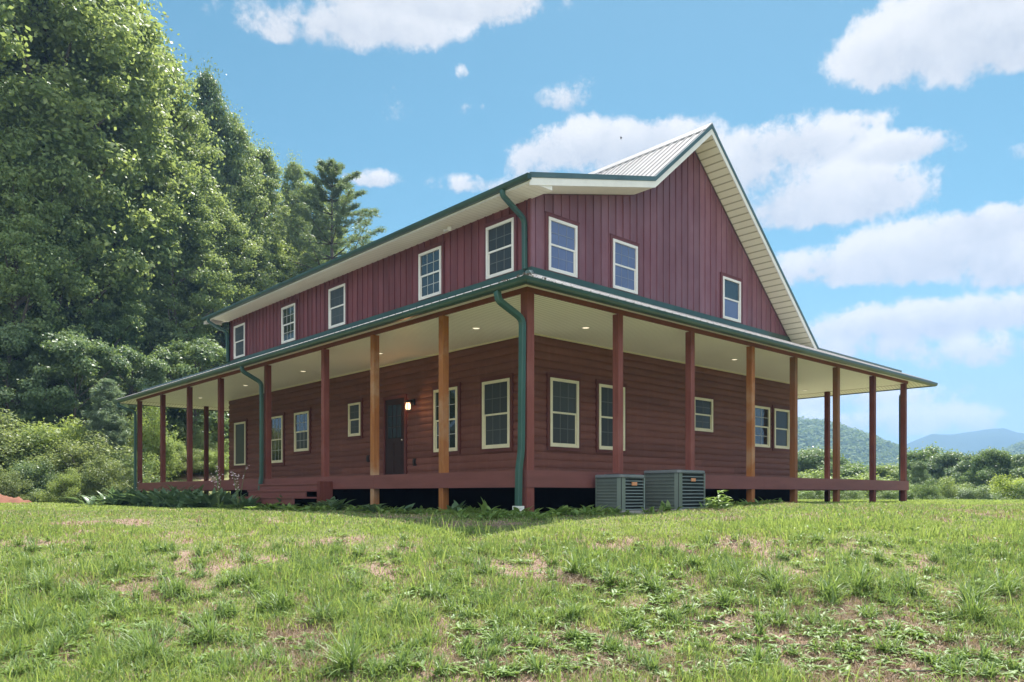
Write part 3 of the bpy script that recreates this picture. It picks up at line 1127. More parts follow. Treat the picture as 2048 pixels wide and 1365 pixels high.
spout([(-.455, .10, 2.38), (-.455, .08, 2.26), (-.06, .03, 2.06), (-.07, .045, .24), (-.10, .06, .03), (-.11, .06, -.58)], .044,
      lb='tall green downspout kinked past the corner post')
MB().box(-.165, -.055, .0, .12, -.60, -.49).build('drain_adapter', 'white', house)
spout([(-.455, 8.32, 2.38), (-.455, 8.30, 2.28), (-.07, 8.21, 2.06), (-.07, 8.21, .05), (-.10, 8.21, -.1), (-.10, 8.21, -.30)], .040)
spout([(-.455, 17.12, 2.38), (-.455, 17.1, 2.28), (-.07, 16.84, 2.10), (-.07, 16.84, -.5)], .040)
spout([(1.385, 2.07, 4.79), (1.385, 2.06, 4.70), (1.88, 2.06, 4.42), (1.89, 2.06, 3.55)], .042, lb='upper green downspout at the near corner')
spout([(1.385, 15.0, 4.79), (1.385, 14.98, 4.70), (1.85, 14.78, 4.42), (1.89, 14.80, 3.55)], .040)
spout([(LX + .40, .3, 2.38), (LX + .40, .3, 2.25), (LX - .04, .165, 2.13), (LX - .04, .165, -.5)], .040)

# leaves and grass stuck in the gutter corner
mb = MB()
for k in range(60):
    x = -.43 + random.random() * .08 + (random.random() ** 2) * .5 * (k % 2)
    y = -.45 + random.random() * .08 + (random.random() ** 2) * .55 * ((k + 1) % 2)
    a = random.random() * 6.28
    s = .03 + random.random() * .03
    z = 2.47 + random.random() * .03
    mb.add([(x, y, z), (x + s * math.cos(a), y + s * math.sin(a), z + s * random.random()),
            (x + s * .5 * math.cos(a + 1), y + s * .5 * math.sin(a + 1), z + s * .8)], [(0, 1, 2)])
tag(mb.build('leaf_litter', 'bark'), 'dark dead leaves caught at the corner of the porch gutter', 'leaves', kind='stuff')

# ------------------------------------------------------------------ fittings on the house
# wall lantern
ln = empty('wall_lantern', (W0, 5.45, 1.45), 'lit black wall lantern right of the porch door', 'lantern')
mb = MB()
mb.box(W0 - .04, W0 - .0, 5.40, 5.50, 1.50, 1.62)
mb.box(W0 - .14, W0 - .03, 5.44, 5.46, 1.575, 1.595)
mb.build('bracket', 'iron', ln)
mb = MB()
mb.tube([(W0 - .14, 5.45, 1.60), (W0 - .14, 5.45, 1.585), (W0 - .14, 5.45, 1.55), (W0 - .14, 5.45, 1.54)], [.01, .045, .085, .085], 12)
mb.build('hood', 'iron', ln)
MB().tube([(W0 - .14, 5.45, 1.538), (W0 - .14, 5.45, 1.50), (W0 - .14, 5.45, 1.42), (W0 - .14, 5.45, 1.395)], [.035, .05, .05, .03], 12).build('lamp_glass', 'lampglass', ln, smooth=True)
mb = MB()
for k in range(4):
    a = k * math.pi / 2 + .78
    x, y = W0 - .14 + .056 * math.cos(a), 5.45 + .056 * math.sin(a)
    mb.tube([(x, y, 1.54), (x, y, 1.385)], .005, 5)
mb.tube([(W0 - .14, 5.45, 1.392), (W0 - .14, 5.45, 1.38)], .06, 12)
mb.build('cage', 'iron', ln)
pl = bpy.data.lights.new('lantern_bulb', 'POINT')
pl.energy = 4.0
pl.color = (1.0, 0.42, 0.16)
pl.shadow_soft_size = 0.02
plo = bpy.data.objects.new('lantern_bulb', pl)
COL.objects.link(plo)
plo.parent = ln
plo.location = (-.215 * K, 0, 0.0)

LIGHTS = [(.97, 2.26, 'lit recessed ceiling light nearest the corner on the left porch'), (1.04, 5.31, 'lit recessed ceiling light above the porch door'),
          (.98, 8.36, 'lit recessed ceiling light above the small high window'), (.97, 11.44, 'lit recessed ceiling light above the middle of the left porch'),
          (1.08, 14.8, 'lit recessed ceiling light at the far left end of the porch'), (2.29, 1.0, 'lit recessed ceiling light nearest the corner on the right porch'),
          (6.8, .99, 'lit recessed ceiling light above the air conditioners'), (12.4, 2.31, 'lit recessed ceiling light at the far right end of the porch')]
for (x, y, lb) in LIGHTS:
    r_ = empty('recessed_light', (x, y, ZC), lb, 'ceiling light', 'recessed lights in the porch ceiling')
    mb = MB()
    n = 20
    vs, fs = [], []
    for k in range(n):
        a = 2 * math.pi * k / n
        for (rr, zz) in ((.085, ZC + .001), (.085, ZC - .008), (.06, ZC - .010), (.058, ZC + .002)):
            vs.append((x + rr * math.cos(a), y + rr * math.sin(a), zz))
    for k in range(n):
        for q in range(3):
            fs.append((k * 4 + q, k * 4 + q + 1, ((k + 1) % n) * 4 + q + 1, ((k + 1) % n) * 4 + q))
    mb.add(vs, fs)
    mb.build('trim_ring', 'white', r_)
    MB().tube([(x, y, ZC + .004), (x, y, ZC - .004)], .058, 16).build('lens', 'canlight', r_)
for (y, z, lb) in ((5.42, .33, 'dark outlet cover on the wall right of the porch door'), (7.2, .46, 'dark outlet cover on the wall left of the orange post')):
    r_ = empty('power_outlet', (W0, y, z), lb, 'outlet', 'covered outlets on the porch wall')
    wallbox(MB(), 'L', y - .045, y + .045, z - .075, z + .075, -.03, .012).build('cover_plate', 'plate', r_, bevel=.004)
    wallbox(MB(), 'L', y - .03, y + .03, z - .06, z + .05, -.03, .035).build('cover_lid', 'plate', r_, bevel=.006)
r_ = empty('eave_floodlight', (1.8, 4.05, 4.775), 'small white twin floodlight under the upper eave', 'floodlight')
MB().tube([(1.8, 4.05, 4.775), (1.8, 4.05, 4.755)], .05, 12).build('mount', 'white', r_)
mb = MB()
for s in (-1, 1):
    mb.tube([(1.8, 4.05, 4.757), (1.76, 4.05 + s * .05, 4.72), (1.72, 4.05 + s * .09, 4.70)], [.012, .02, .04], 10)
mb.build('lamp_head', 'white', r_)


# air conditioners
def ac(name, x0, x1, y0, y1, z0, z1, label, nl):
    r_ = empty(name, ((x0 + x1) / 2, (y0 + y1) / 2, z0), label, 'air conditioner', 'air conditioning units beside the deck')
    MB().box(x0 - .05, x1 + .05, y0 - .05, y1 + .05, z0 - .10, z0 + .02).build('pad', 'concrete', r_)
    cap = .045
    MB().box(x0 + .02, x1 - .02, y0 + .02, y1 - .02, z0 + .02, z1 - cap).build('coil', 'acdark', r_)
    zt = z1 - cap
    # corner posts; the near one is a wide angled panel
    mb = MB()
    c = .085
    mb.prism([(x0 - .002, y0 + c, z0 + .02), (x0 + .022, y0 + .022, z0 + .02), (x0 + c, y0 - .002, z0 + .02), (x0 + c, y0 + .03, z0 + .02), (x0 + .03, y0 + c, z0 + .02)],
             [(x0 - .002, y0 + c, zt), (x0 + .022, y0 + .022, zt), (x0 + c, y0 - .002, zt), (x0 + c, y0 + .03, zt), (x0 + .03, y0 + c, zt)])
    for (cx, cy) in ((x1, y0), (x0, y1), (x1, y1)):
        mb.build('corner_panel', 'acgreen', r_)
        mb = MB()
        mb.box(cx - (.018 if cx == x1 else 0), cx + (.0 if cx == x1 else .018), cy - (.018 if cy == y1 else 0), cy + (0 if cy == y1 else .018), z0 + .02, zt)
    mb.build('corner_panel', 'acgreen', r_)
    mb = MB()
    for k in range(nl + 1):
        zz = z0 + .03 + (zt - z0 - .04) * k / nl
        # right face louvres
        mb.prism([(x0 + c, y0 - .006, zz), (x0 + c, y0 + .02, zz + .014), (x0 + c, y0 + .02, zz + .002)],
                 [(x1 - .005, y0 - .006, zz), (x1 - .005, y0 + .02, zz + .014), (x1 - .005, y0 + .02, zz + .002)])
    mb.box(x1 - .012, x1 + .002, y0 - .004, y0 + .01, z0 + .02, zt)
    mb.build('front_louvres', 'aclight', r_)
    mb = MB()
    for k in range(nl + 1):
        zz = z0 + .03 + (zt - z0 - .04) * k / nl
        mb.prism([(x0 - .004, y0 + c, zz), (x0 + .02, y0 + c, zz + .036), (x0 + .02, y0 + c, zz + .024)],
                 [(x0 - .004, y1, zz), (x0 + .02, y1, zz + .036), (x0 + .02, y1, zz + .024)])
    mb.box(x0 + .006, x0 + .014, y0 + c, y1, z0 + .02, zt)
    mb.build('side_louvres', 'acside', r_)
    mb = MB()
    o_ = .012
    a = [(x0 + .03, y0 - o_), (x1 - .02, y0 - o_), (x1 + o_, y0 + .02), (x1 + o_, y1), (x0 - o_, y1), (x0 - o_, y0 + .03)]
    mb.prism([(x, y, zt) for x, y in a], [(x, y, z1 - .006) for x, y in a])
    b_ = [(x + (.02 if x < (x0 + x1) / 2 else -.02), y + (.02 if y < (y0 + y1) / 2 else -.02)) for x, y in a]
    mb.prism([(x, y, z1 - .006) for x, y in a], [(x, y, z1) for x, y in b_])
    mb.build('top_cap', 'accap', r_, bevel=.006)
    bz = z0 + .03 + (zt - z0 - .04) * (nl - 2) / nl
    bx = (x0 + c + x1) / 2 - .03
    MB().box(bx - .055, bx + .055, y0 - .02, y0 - .004, bz - .014, bz + .036).build('badge', 'badge', r_, bevel=.004)
    # fan guard on top
    mb = MB()
    cx, cy = (x0 + x1) / 2, (y0 + y1) / 2
    for rr in (.06, .12, .18, .23):
        pts = [(cx + rr * math.cos(t / 16 * 6.2832), cy + rr * math.sin(t / 16 * 6.2832), z1 + .006) for t in range(17)]
        mb.tube(pts, .003, 4)
    mb.build('fan_guard', 'iron', r_)


ac('ac_unit', 1.285, 1.807, -.594, -.10, -.585, -.045, 'smaller grey green air conditioner with copper badge, nearer the corner post', 10)
ac('ac_unit', 2.51, 3.20, -.70, -.04, -.575, .043, 'larger grey green air conditioner with copper badge, right of the smaller one', 10)


# ------------------------------------------------------------------ plants
def rand_dirs(n):
    v = RNG.normal(size=(n, 3))
    return v / np.linalg.norm(v, axis=1)[:, None]


def leaf_quads(P, ln, wd, up=0.0, N=None):
    """one rhombus leaf per centre, as 2 triangles"""
    n = len(P)
    a = rand_dirs(n)
    b = rand_dirs(n)
    if N is not None:
        nr = N + rand_dirs(n) * 0.6
        nr /= np.linalg.norm(nr, axis=1)[:, None]
        a = np.cross(nr, b)
    elif up:
        a[:, 2] *= (1 - up)
    a /= np.linalg.norm(a, axis=1)[:, None]
    b = b - a * (a * b).sum(1)[:, None]
    if N is not None:
        b = np.cross(a, nr)
    b /= np.linalg.norm(b, axis=1)[:, None]
    s = RNG.uniform(.6, 1.25, n)[:, None]
    A, B = a * ln * s / 2, b * wd * s / 2
    V = np.stack([P - A, P + B - A * .1, P + A, P - B - A * .1], 1).reshape(-1, 3)
    i = np.arange(n)[:, None] * 4
    T = np.concatenate([i + np.array([[0, 1, 2]]), i + np.array([[0, 2, 3]])], 1).reshape(-1, 3)
    return V, T


def broad_proto(name, H, R, nleaf, leaf, base=.22, seed=1, mat='leaf_forest', lean=0.0, shape=.6, clump=.16, nclump=230, limbs=16):
    global RNG
    RNG = np.random.default_rng(seed)
    root = empty(name, (0, 0, 0))
    # clump centres in a lumpy envelope
    t = RNG.random(nclump) ** .9
    ang = RNG.random(nclump) * 2 * np.pi
    env = R * np.sin(np.pi * np.clip(t * .86 + .12, 0, 1)) ** shape
    env = env * (0.78 + .38 * vnoise(ang * 1.6 + seed, t * 5 + seed))
    rad = env * RNG.random(nclump) ** .38
    z = H * (base + (1 - base) * t)
    C = np.stack([rad * np.cos(ang) + lean * t, rad * np.sin(ang), z - H * clump * .25], 1)
    cr = H * clump * (0.45 + .55 * RNG.random(nclump)) * .5
    k = RNG.choice(nclump, nleaf, p=cr ** 2 / (cr ** 2).sum())
    d = rand_dirs(nleaf)
    rr = RNG.random(nleaf) ** .6
    d[:, 2] *= .5
    P = C[k] + d * (cr[k] * rr)[:, None]
    # loose leaves between the clumps break up the rounded masses
    m_ = int(nleaf * .14)
    C2 = C[RNG.choice(nclump, m_)]
    P[:m_] = C2 * (1 + RNG.normal(size=(m_, 1)) * .02) + np.clip(RNG.normal(size=(m_, 3)), -1.6, 1.6) * (H * .026)
    P[:, 2] = np.maximum(P[:, 2], H * base * .6)
    Nn = d * .6 + np.array([0, 0, .55])
    V, T = leaf_quads(P, leaf, leaf * .62, N=Nn)
    np_mesh('crown', V, T, mat, root)
    mb = MB()
    r0 = H * .016
    top = (lean * .8, 0, H * .93)
    tp = []
    for q in range(9):
        s = q / 8
        tp.append((lean * s * .8 + .05 * H * .1 * math.sin(q * 1.7 + seed), .04 * H * .1 * math.cos(q * 2.1 + seed), s * H * .93 - .3 * (q == 0)))
    mb.tube(tp, [r0 * (1.35 if q == 0 else (1 - .9 * q / 8)) for q in range(9)], 9)
    idx = np.argsort(-cr)[:limbs]
    for i in idx:
        c = C[i]
        zb = max(H * base * .7, c[2] - np.hypot(c[0], c[1]) * .9)
        s = zb / (H * .93)
        b = (lean * s * .8, 0, zb)
        m_ = ((b[0] + c[0]) / 2, (b[1] + c[1]) / 2, (b[2] + c[2]) / 2 - .04 * H * .2)
        mb.tube([b, m_, tuple(c)], [r0 * .42 * (1 - s * .6), r0 * .25, r0 * .08], 6)
    mb.build('trunk', 'bark', root, smooth=True, origin=(0, 0, 0))
    return root


def pine_proto(name, H, R, seed=3, mat='needle', nw=22, tufts=17, needle=.16, droop=.0, base=.12):
    global RNG
    RNG = np.random.default_rng(seed)
    root = empty(name, (0, 0, 0))
    mb = MB()
    r0 = H * .014
    mb.tube([(0, 0, -.3), (0, 0, H * .4), (0, 0, H)], [r0 * 1.2, r0 * .7, r0 * .08], 8)
    Ps = []
    for wv in range(nw):
        s = wv / (nw - 1)
        z = H * (base + (1 - base) * s * .98)
        L = R * (1 - s) ** .75 * (0.75 + .4 * RNG.random()) + .12 * R
        for b in range(6):
            a = RNG.random() * .9 + b * 2 * math.pi / 6 + wv
            Lb = L * (.6 + .5 * RNG.random())
            pts = []
            for q in range(5):
                u = q / 4
                pts.append((math.cos(a) * Lb * u, math.sin(a) * Lb * u, z + Lb * (.16 * u + .22 * u * u) - droop * Lb * u * (1 - u)))
            mb.tube(pts, [r0 * .28 * (1 - .8 * q / 4) * (1 - .5 * s) for q in range(5)], 5)
            for q in range(tufts):
                u = .22 + .78 * (q + RNG.random()) / tufts
                i = min(int(u * 4), 3)
                f = u * 4 - i
                p = np.array(pts[i]) * (1 - f) + np.array(pts[i + 1]) * f
                side = (RNG.random() - .5) * 2 * Lb * .24 * (1.15 - u)
                p = p + np.array([-math.sin(a) * side, math.cos(a) * side, .03 * abs(side)])
                m = 46
                dd = rand_dirs(m)
                dd[:, 2] = dd[:, 2] * .6 + .12
                Ps.append(p + dd * needle * RNG.random((m, 1)) * 1.3)
    P = np.concatenate(Ps)
    V, T = leaf_quads(P, needle, needle * .16, up=.3)
    np_mesh('crown', V, T, mat, root)
    mb.build('trunk', 'bark', root, smooth=True, origin=(0, 0, 0))
    return root


def bush_proto(name, H, R, nleaf, leaf, seed, mat='leaf_bush', ncl=60):
    global RNG
    RNG = np.random.default_rng(seed)
    root = empty(name, (0, 0, 0))
    a = RNG.random(ncl) * 2 * np.pi
    t = RNG.random(ncl)
    env = R * np.sqrt(np.clip(1 - (t * .95) ** 1.7, 0, 1)) * (.5 + .95 * vnoise(a * 2.3 + seed, t * 4))
    rad = env * RNG.random(ncl) ** .4
    C = np.stack([rad * np.cos(a), rad * np.sin(a), H * (.08 + .80 * t) * (.6 + .75 * vnoise(a * 1.9 + 7, rad + seed))], 1)
    cr = .2 * (R + H) * (.35 + .65 * RNG.random(ncl)) * .6
    k = RNG.choice(ncl, nleaf, p=cr ** 2 / (cr ** 2).sum())
    d = rand_dirs(nleaf)
    P = C[k] + d * (cr[k] * RNG.random(nleaf) ** .45)[:, None]
    m_ = int(nleaf * .25)
    P[:m_] = C[RNG.choice(ncl, m_)] + np.clip(RNG.normal(size=(m_, 3)), -1.7, 1.7) * .13 * R
    P[:, 2] = np.maximum(P[:, 2], .02)
    V, T = leaf_quads(P, leaf, leaf * .6, N=d * .6 + np.array([0, 0, .5]))
    np_mesh('foliage', V, T, mat, root)
    mb = MB()
    for i in range(0, ncl, 4):
        c = C[i]
        mb.tube([(c[0] * .1, c[1] * .1, -.15), (c[0] * .5, c[1] * .5, c[2] * .55), tuple(c)], [R * .022, R * .014, R * .005], 5)
    mb.build('stems', 'bark', root, origin=(0, 0, 0))
    return root


used = set()


def setmat(root, mat):
    """swap the foliage material on this copy (object-level slot)"""
    for ch in root.children:
        if ch.name.split('.')[0] in ('crown', 'foliage'):
            ch.material_slots[0].link = 'OBJECT'
            ch.material_slots[0].material = M[mat]


def place(proto, name, px, d, top, H0, label, cat, group, sx=1.0, rot=None, mat=None, zoff=0.0, height=None):
    """stand a copy of proto on the ground at bearing px, distance d, its top at photo row top"""
    first = proto.name not in used
    if first:
        used.add(proto.name)
        o = proto
    else:
        o = copy_tree(proto)
    o.name = name
    x, y = at(px, d)
    z = gzf(x, y) + zoff
    h = height if height else (CAM[2] + (HOR - top) / FPX * d) - z
    s = h / H0
    o.location = (x * K, y * K, z * K)
    o.scale = (s * sx, s * sx, s)
    o.rotation_euler = (0, 0, rot if rot is not None else random.random() * 6.28)
    if '_root' in o:
        del o['_root']
    tag(o, label, cat, group)
    if mat:
        setmat(o, mat)
    return o


# ---- forest at the left
FA = broad_proto('forest_tree', 18, 3.9, 88000, .165, .30, 21, nclump=300, clump=.10, limbs=40)
FB = broad_proto('forest_tree', 18, 3.3, 82000, .165, .28, 22, shape=.75, nclump=280, clump=.095, limbs=40)
FC = broad_proto('forest_tree', 18, 3.0, 72000, .16, .36, 23, shape=.5, nclump=230, clump=.095, limbs=36)
G1 = 'tall trees at the wood edge'
forest = [
    (FA, -330, 33, -500, 'tall broadleaf tree farthest left, beyond the picture edge', 1.0, None),
    (FB, -170, 34, -420, 'tall broadleaf tree behind the left picture edge', 1.1, None),
    (FC, -30, 31, -330, 'tall dense tree at the left picture edge above the clay mound', 1.1, None),
    (FA, 95, 33, -260, 'tall sunlit tree rising past the top left of the picture', .95, None),
    (FB, 200, 36, -60, 'tall broad tree whose crown reaches the top edge of the picture', .9, None),
    (FC, 300, 39, 78, 'tall tree with rounded shoulder, left of the slender one', .9, None),
    (FB, 412, 43, 140, 'slender dark tree with narrow pointed crown against the sky', .55, 'leaf_shade'),
    (FA, 452, 44, 225, 'broad tree just right of the slender dark tree', .66, None),
    (FC, 515, 46, 295, 'mid height tree stepping down towards the pine', .75, None),
    (FB, 590, 50, 318, 'small narrow tree left of the long branched pine', .5, None),
    (FC, 628, 52, 372, 'rounded tree crown filling the gap beside the pine trunk', .85, None),
    (FA, 30, 30, 180, 'leafy lower tree in front of the tall ones at far left', .9, None),
    (FC, 345, 38, 330, 'bright leafy tree in the middle of the wood edge', 1.0, None),
    (FB, 190, 34, 260, 'sunlit leafy tree in front of the tall broad one', .9, None),
    (FA, 440, 42, 400, 'full leafy tree left of the upper eave', 1.0, None),
    (FC, 530, 46, 480, 'pale leafy tree just above the far upper eave', 1.2, 'leaf_light'),
    (FB, 620, 48, 500, 'leafy tree behind the far end of the upper roof', 1.1, 'leaf_forest'),
    (FA, 700, 54, 550, 'low tree hidden mostly by the upper roof', 1.1, 'leaf_light'),
    (FC, 290, 38, 520, 'dark leafy tree behind the far porch corner', 1.0, 'leaf_shade'),
    (FB, 400, 42, 560, 'dark tree directly behind the upper far wall', 1.0, 'leaf_shade'),
]
for i, (p_, px, d, top, lb, sx, mt) in enumerate(forest):
    place(p_, 'forest_tree', px, d, top, 18, lb, 'tree', G1, sx, rot=i * 1.37, mat=mt)
back = [(-260, 46, -180), (-80, 47, -140), (70, 48, -20), (180, 49, 80), (270, 51, 190), (360, 53, 260), (440, 55, 330),
        (520, 58, 420), (600, 60, 470), (-420, 42, -200), (700, 64, 600), (-10, 40, 120), (130, 41, 100), (250, 44, 220)]
for i, (px, d, top) in enumerate(back):
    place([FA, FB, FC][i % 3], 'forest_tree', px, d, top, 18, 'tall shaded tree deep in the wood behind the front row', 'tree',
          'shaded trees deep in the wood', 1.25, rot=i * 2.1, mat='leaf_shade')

PN = pine_proto('pine_tree', 14, 6.2, 31, nw=17, tufts=22, needle=.2)
place(PN, 'pine_tree', 664, 46, 335, 14, 'pine with long bare tipped branches reaching over the roof', 'pine', None, 1.0, rot=.6)
PS = pine_proto('young_pine', 4, 1.35, 33, 'needle_blue', nw=16, tufts=12, needle=.17, base=.05)
place(PS, 'young_pine', 215, 26.5, 765, 4, 'pale blue green young pine left of the porch corner', 'pine', None, 1.0)
BR = broad_proto('small_tree', 5, 2.1, 22000, .13, .25, 41, 'leaf_light', clump=.24, nclump=70)
for i, (px, d, top) in enumerate([(-60, 33, 610), (40, 35, 640), (120, 33, 600), (190, 36, 650), (260, 37, 600), (330, 40, 640), (-130, 35, 580), (80, 38, 560)]):
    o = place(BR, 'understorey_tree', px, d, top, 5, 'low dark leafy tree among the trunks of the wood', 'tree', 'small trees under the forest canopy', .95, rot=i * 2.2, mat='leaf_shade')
for i, (px, d, top, lb) in enumerate([(15, 28.5, 640, 'leafy young tree closing the gap at the far left above the bank'), (88, 29.5, 700, 'short leafy young tree above the middle of the bank'),
                                        (150, 29, 655, 'bushy young tree left of the pale young pine'), (265, 31, 690, 'bushy young tree right of the pale young pine')]):
    place(BR, 'young_tree', px, d, top, 5, lb, 'tree', 'young trees above the bank', .9, rot=i * 1.3 + .4, mat='leaf_shade')
place(BR, 'small_tree', 390, 34, 672, 5, 'small light green tree behind the far porch roof', 'tree', None, 1.05)

# ---- shrubs along the left bank
BA = bush_proto('shrub', 2, 1.5, 24000, .075, 51, ncl=85)
BB = bush_proto('shrub', 2, 1.3, 24000, .062, 52, ncl=80)
GS = 'shrubs along the bank at the left'
shr = [(BA, -60, 24, 838, 'leafy shrub cut off by the left picture edge', 1.1, None),
       (BB, 40, 25.5, 848, 'grey green shrub above the red clay', 1.3, None),
       (BA, 118, 26, 838, 'broad sunlit shrub on the bank, right of the clay', 1.15, 'leaf_light'),
       (BB, 178, 25, 880, 'low spreading shrub below the pale pine', 1.5, None),
       (BA, 238, 25.5, 905, 'bramble shrub left of the porch corner post', 1.2, 'leaf_shade'),
       (BB, 300, 27.5, 822, 'bright green shrub just behind the porch corner', .75, 'leaf_light'),
       (BA, 345, 30, 878, 'light shrub seen between the last two porch posts', 1.1, 'leaf_light'),
       (BB, 398, 32, 862, 'pale shrub seen beyond the back porch post', 1.0, None),
       (BA, 448, 33, 880, 'yellow green shrub seen against the far house corner', 1.2, 'leaf_light'),
       (BB, 372, 28.6, 905, 'low leafy shrub seen through the second bay of the far porch', 1.8, None),
       (BA, 425, 29.2, 902, 'low leafy shrub seen left of the far house corner', 1.7, 'leaf_light'),
       (BB, 5, 22.4, 940, 'low shrub at the left edge, just behind the clay mound', 1.2, None),
       (BA, 72, 23.6, 918, 'low weedy shrub at the foot of the bank', 1.1, 'leaf_shade'),
       (BB, 140, 22.9, 946, 'small low shrub in the middle of the bank foot', 1.2, 'leaf_light'),
       (BA, 205, 23.6, 915, 'dense low shrub nearest the porch corner', 1.0, None),
       (BB, 258, 24.0, 948, 'small dark shrub at the foot of the porch corner post', 1.0, 'leaf_shade'),
       (BA, -150, 23, 850, 'shrub on the bank beyond the left picture edge', 1.3, None)]
for i, (p_, px, d, top, lb, sx, mt) in enumerate(shr):
    place(p_, 'shrub', px, d, top, 2, lb, 'shrub', GS, sx, rot=i * 1.9, mat=mt)
for i in range(34):
    px = -140 + (i * 19) % 640
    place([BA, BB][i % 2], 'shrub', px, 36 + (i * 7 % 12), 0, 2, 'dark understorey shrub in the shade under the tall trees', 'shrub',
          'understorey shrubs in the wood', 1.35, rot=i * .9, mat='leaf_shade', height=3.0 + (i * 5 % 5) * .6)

# ---- valley trees at the right
VA = broad_proto('valley_tree', 8, 3.2, 52000, .15, .08, 61, 'leaf_valley', clump=.22, nclump=90, limbs=8)
VB = broad_proto('valley_tree', 8, 2.4, 46000, .14, .10, 62, 'leaf_valley', shape=.8, clump=.2, nclump=90, limbs=8)
GV = 'trees in the valley beyond the lawn'
val = [(VA, 1640, 52, 894, 'round dark tree behind the porch, seen left of the right end posts', 1.2, 'leaf_shade'),
       (VB, 1700, 48, 919, 'mid green tree seen between two right end porch posts', 1.3, None),
       (VA, 1765, 46, 929, 'light tree seen left of the far right porch post', 1.1, 'leaf_light'),
       (VB, 1600, 44, 939, 'pale tree seen just right of the log wall corner', 1.3, 'leaf_light'),
       (VB, 1843, 52, 881, 'tall tree just right of the far right porch post', 1.0, None),
       (VA, 1835, 36, 921, 'leafy tree touching the right end of the deck', .75, None),
       (VA, 1895, 50, 901, 'bushy tree right of the tall one beside the deck end', 1.0, None),
       (VB, 1955, 46, 891, 'dark upright tree in the middle of the valley row', .95, 'leaf_shade'),
       (VA, 1990, 44, 896, 'large dark tree left of the bright shrub', .9, 'leaf_valley'),
       (VB, 2046, 46, 901, 'green tree at the right picture edge', 1.2, None),
       (VA, 2120, 42, 876, 'tree just beyond the right picture edge', 1.3, None),
       (VB, 2200, 44, 856, 'tree well beyond the right picture edge', 1.3, None),
       (VA, 1930, 62, 921, 'pale tree filling the gap behind the valley row', 1.4, None),
       (VB, 1745, 62, 914, 'small tree farther off behind the right end posts', 1.4, None),
       (VA, 1670, 60, 929, 'low tree farther off behind the round dark tree', 1.4, None)]
for i, (p_, px, d, top, lb, sx, mt) in enumerate(val):
    place(p_, 'valley_tree', px, d, top, 8, lb, 'tree', GV, sx, rot=i * 1.7, mat=mt)
GW = 'shrubs below the lawn edge at the right'
vsh = [(BA, 2015, 33, 952, 'bright yellow green shrub near the right picture edge', 1.2, 'leaf_bright'),
       (BB, 1905, 33, 965, 'light green shrub under the valley trees', 1.6, 'leaf_light'),
       (BA, 1955, 32, 972, 'low grey green shrub left of the bright one', 1.5, 'leaf_shade'),
       (BB, 1850, 31, 966, 'low shrub just right of the deck end', 1.3, 'leaf_valley'),
       (BA, 1790, 31, 975, 'shrub seen under the right end of the deck', 1.6, 'leaf_valley'),
       (BB, 1700, 31, 978, 'shrub seen below the deck between two leg posts', 1.8, 'leaf_valley'),
       (BA, 1630, 31, 978, 'shrub seen below the deck beside the dark crawl space', 1.8, 'leaf_valley'),
       (BB, 2060, 32, 965, 'shrub cut off by the right picture edge', 1.5, 'leaf_valley'),
       (BA, 1735, 36, 950, 'pale shrub seen above the deck through the right end posts', 1.7, 'leaf_light'),
       (BB, 1640, 36, 955, 'bright shrub seen above the deck beside the house corner', 1.8, 'leaf_light')]
for i, (p_, px, d, top, lb, sx, mt) in enumerate(vsh):
    place(p_, 'shrub', px, d, top, 2, lb, 'shrub', GW, sx, rot=i * 1.3, mat=mt)


def place_xy(proto, name, x, y, h, H0, label, group, sx, rot, mat):
    o = copy_tree(proto)
    o.name = name
    s_ = h / H0
    o.location = (x * K, y * K, gzf(x, y) * K)
    o.scale = (s_ * sx, s_ * sx, s_)
    o.rotation_euler = (0, 0, rot)
    if '_root' in o:
        del o['_root']
    tag(o, label, 'tree', group)
    if mat:
        setmat(o, mat)


for i, (x, y) in enumerate([(-14, 30), (-17, 25), (-20, 20), (-22, 15), (-24, 9), (-26, 3), (-25, 24), (-28, 16), (-30, 8)]):
    place_xy(VA, 'broad_tree', x, y, 10 + i % 3, 8, 'leafy tree left of the camera, reflected in the porch windows', 'trees on the left of the lawn', 1.0, i, 'leaf_shade')
for i, (x, y) in enumerate([(8, -26), (13, -27), (18, -27), (23, -26), (28, -25), (33, -22), (16, -33), (24, -33), (3, -29)]):
    place_xy(VB, 'broad_tree', x, y, 9 + i % 3, 8, 'leafy tree behind the camera, reflected in the end windows', 'trees behind the lawn', 1.3, i, 'leaf_shade')

# ---- hills and distant woods
def ridge(name, px0, px1, d, depth, prof, mat, n=90, m=26, amp=0.0):
    """a hill whose skyline is prof(px)->row, at distance d; falls towards and away from the viewer"""
    V, T = [], []
    pts = []
    for i in range(n + 1):
        px = px0 + (px1 - px0) * i / n
        topz = CAM[2] + (HOR - prof(px)) / FPX * d
        for j in range(m + 1):
            u = j / m * 2 - 1
            dd = d + u * depth
            x, y = at(px * 1.0, d)
            bx = CAM[0] + (x - CAM[0]) * dd / d
            by = CAM[1] + (y - CAM[1]) * dd / d
            base = -30 if d > 300 else -26
            h = max(0.0, 1 - abs(u)) ** 1.0
            hh = base + (topz - base) * (h * h * (3 - 2 * h)) ** .75
            hh += amp * (float(fbm(np.array(bx / (depth * .22)), np.array(by / (depth * .22)), 4)) - .5) * (1 - h * .75) * 2
            V.append((bx, by, hh))
    for i in range(n):
        for j in range(m):
            a = i * (m + 1) + j
            T += [(a, a + m + 1, a + m + 2), (a, a + m + 2, a + 1)]
    o = np_mesh(name, np.array(V), np.array(T), mat)
    o.data.shade_smooth()
    tag(o, kind='structure')
    return np.array(V).reshape(n + 1, m + 1, 3)


def interp(pts):
    xs, ys = zip(*pts)
    return lambda p: float(np.interp(p, xs, ys))


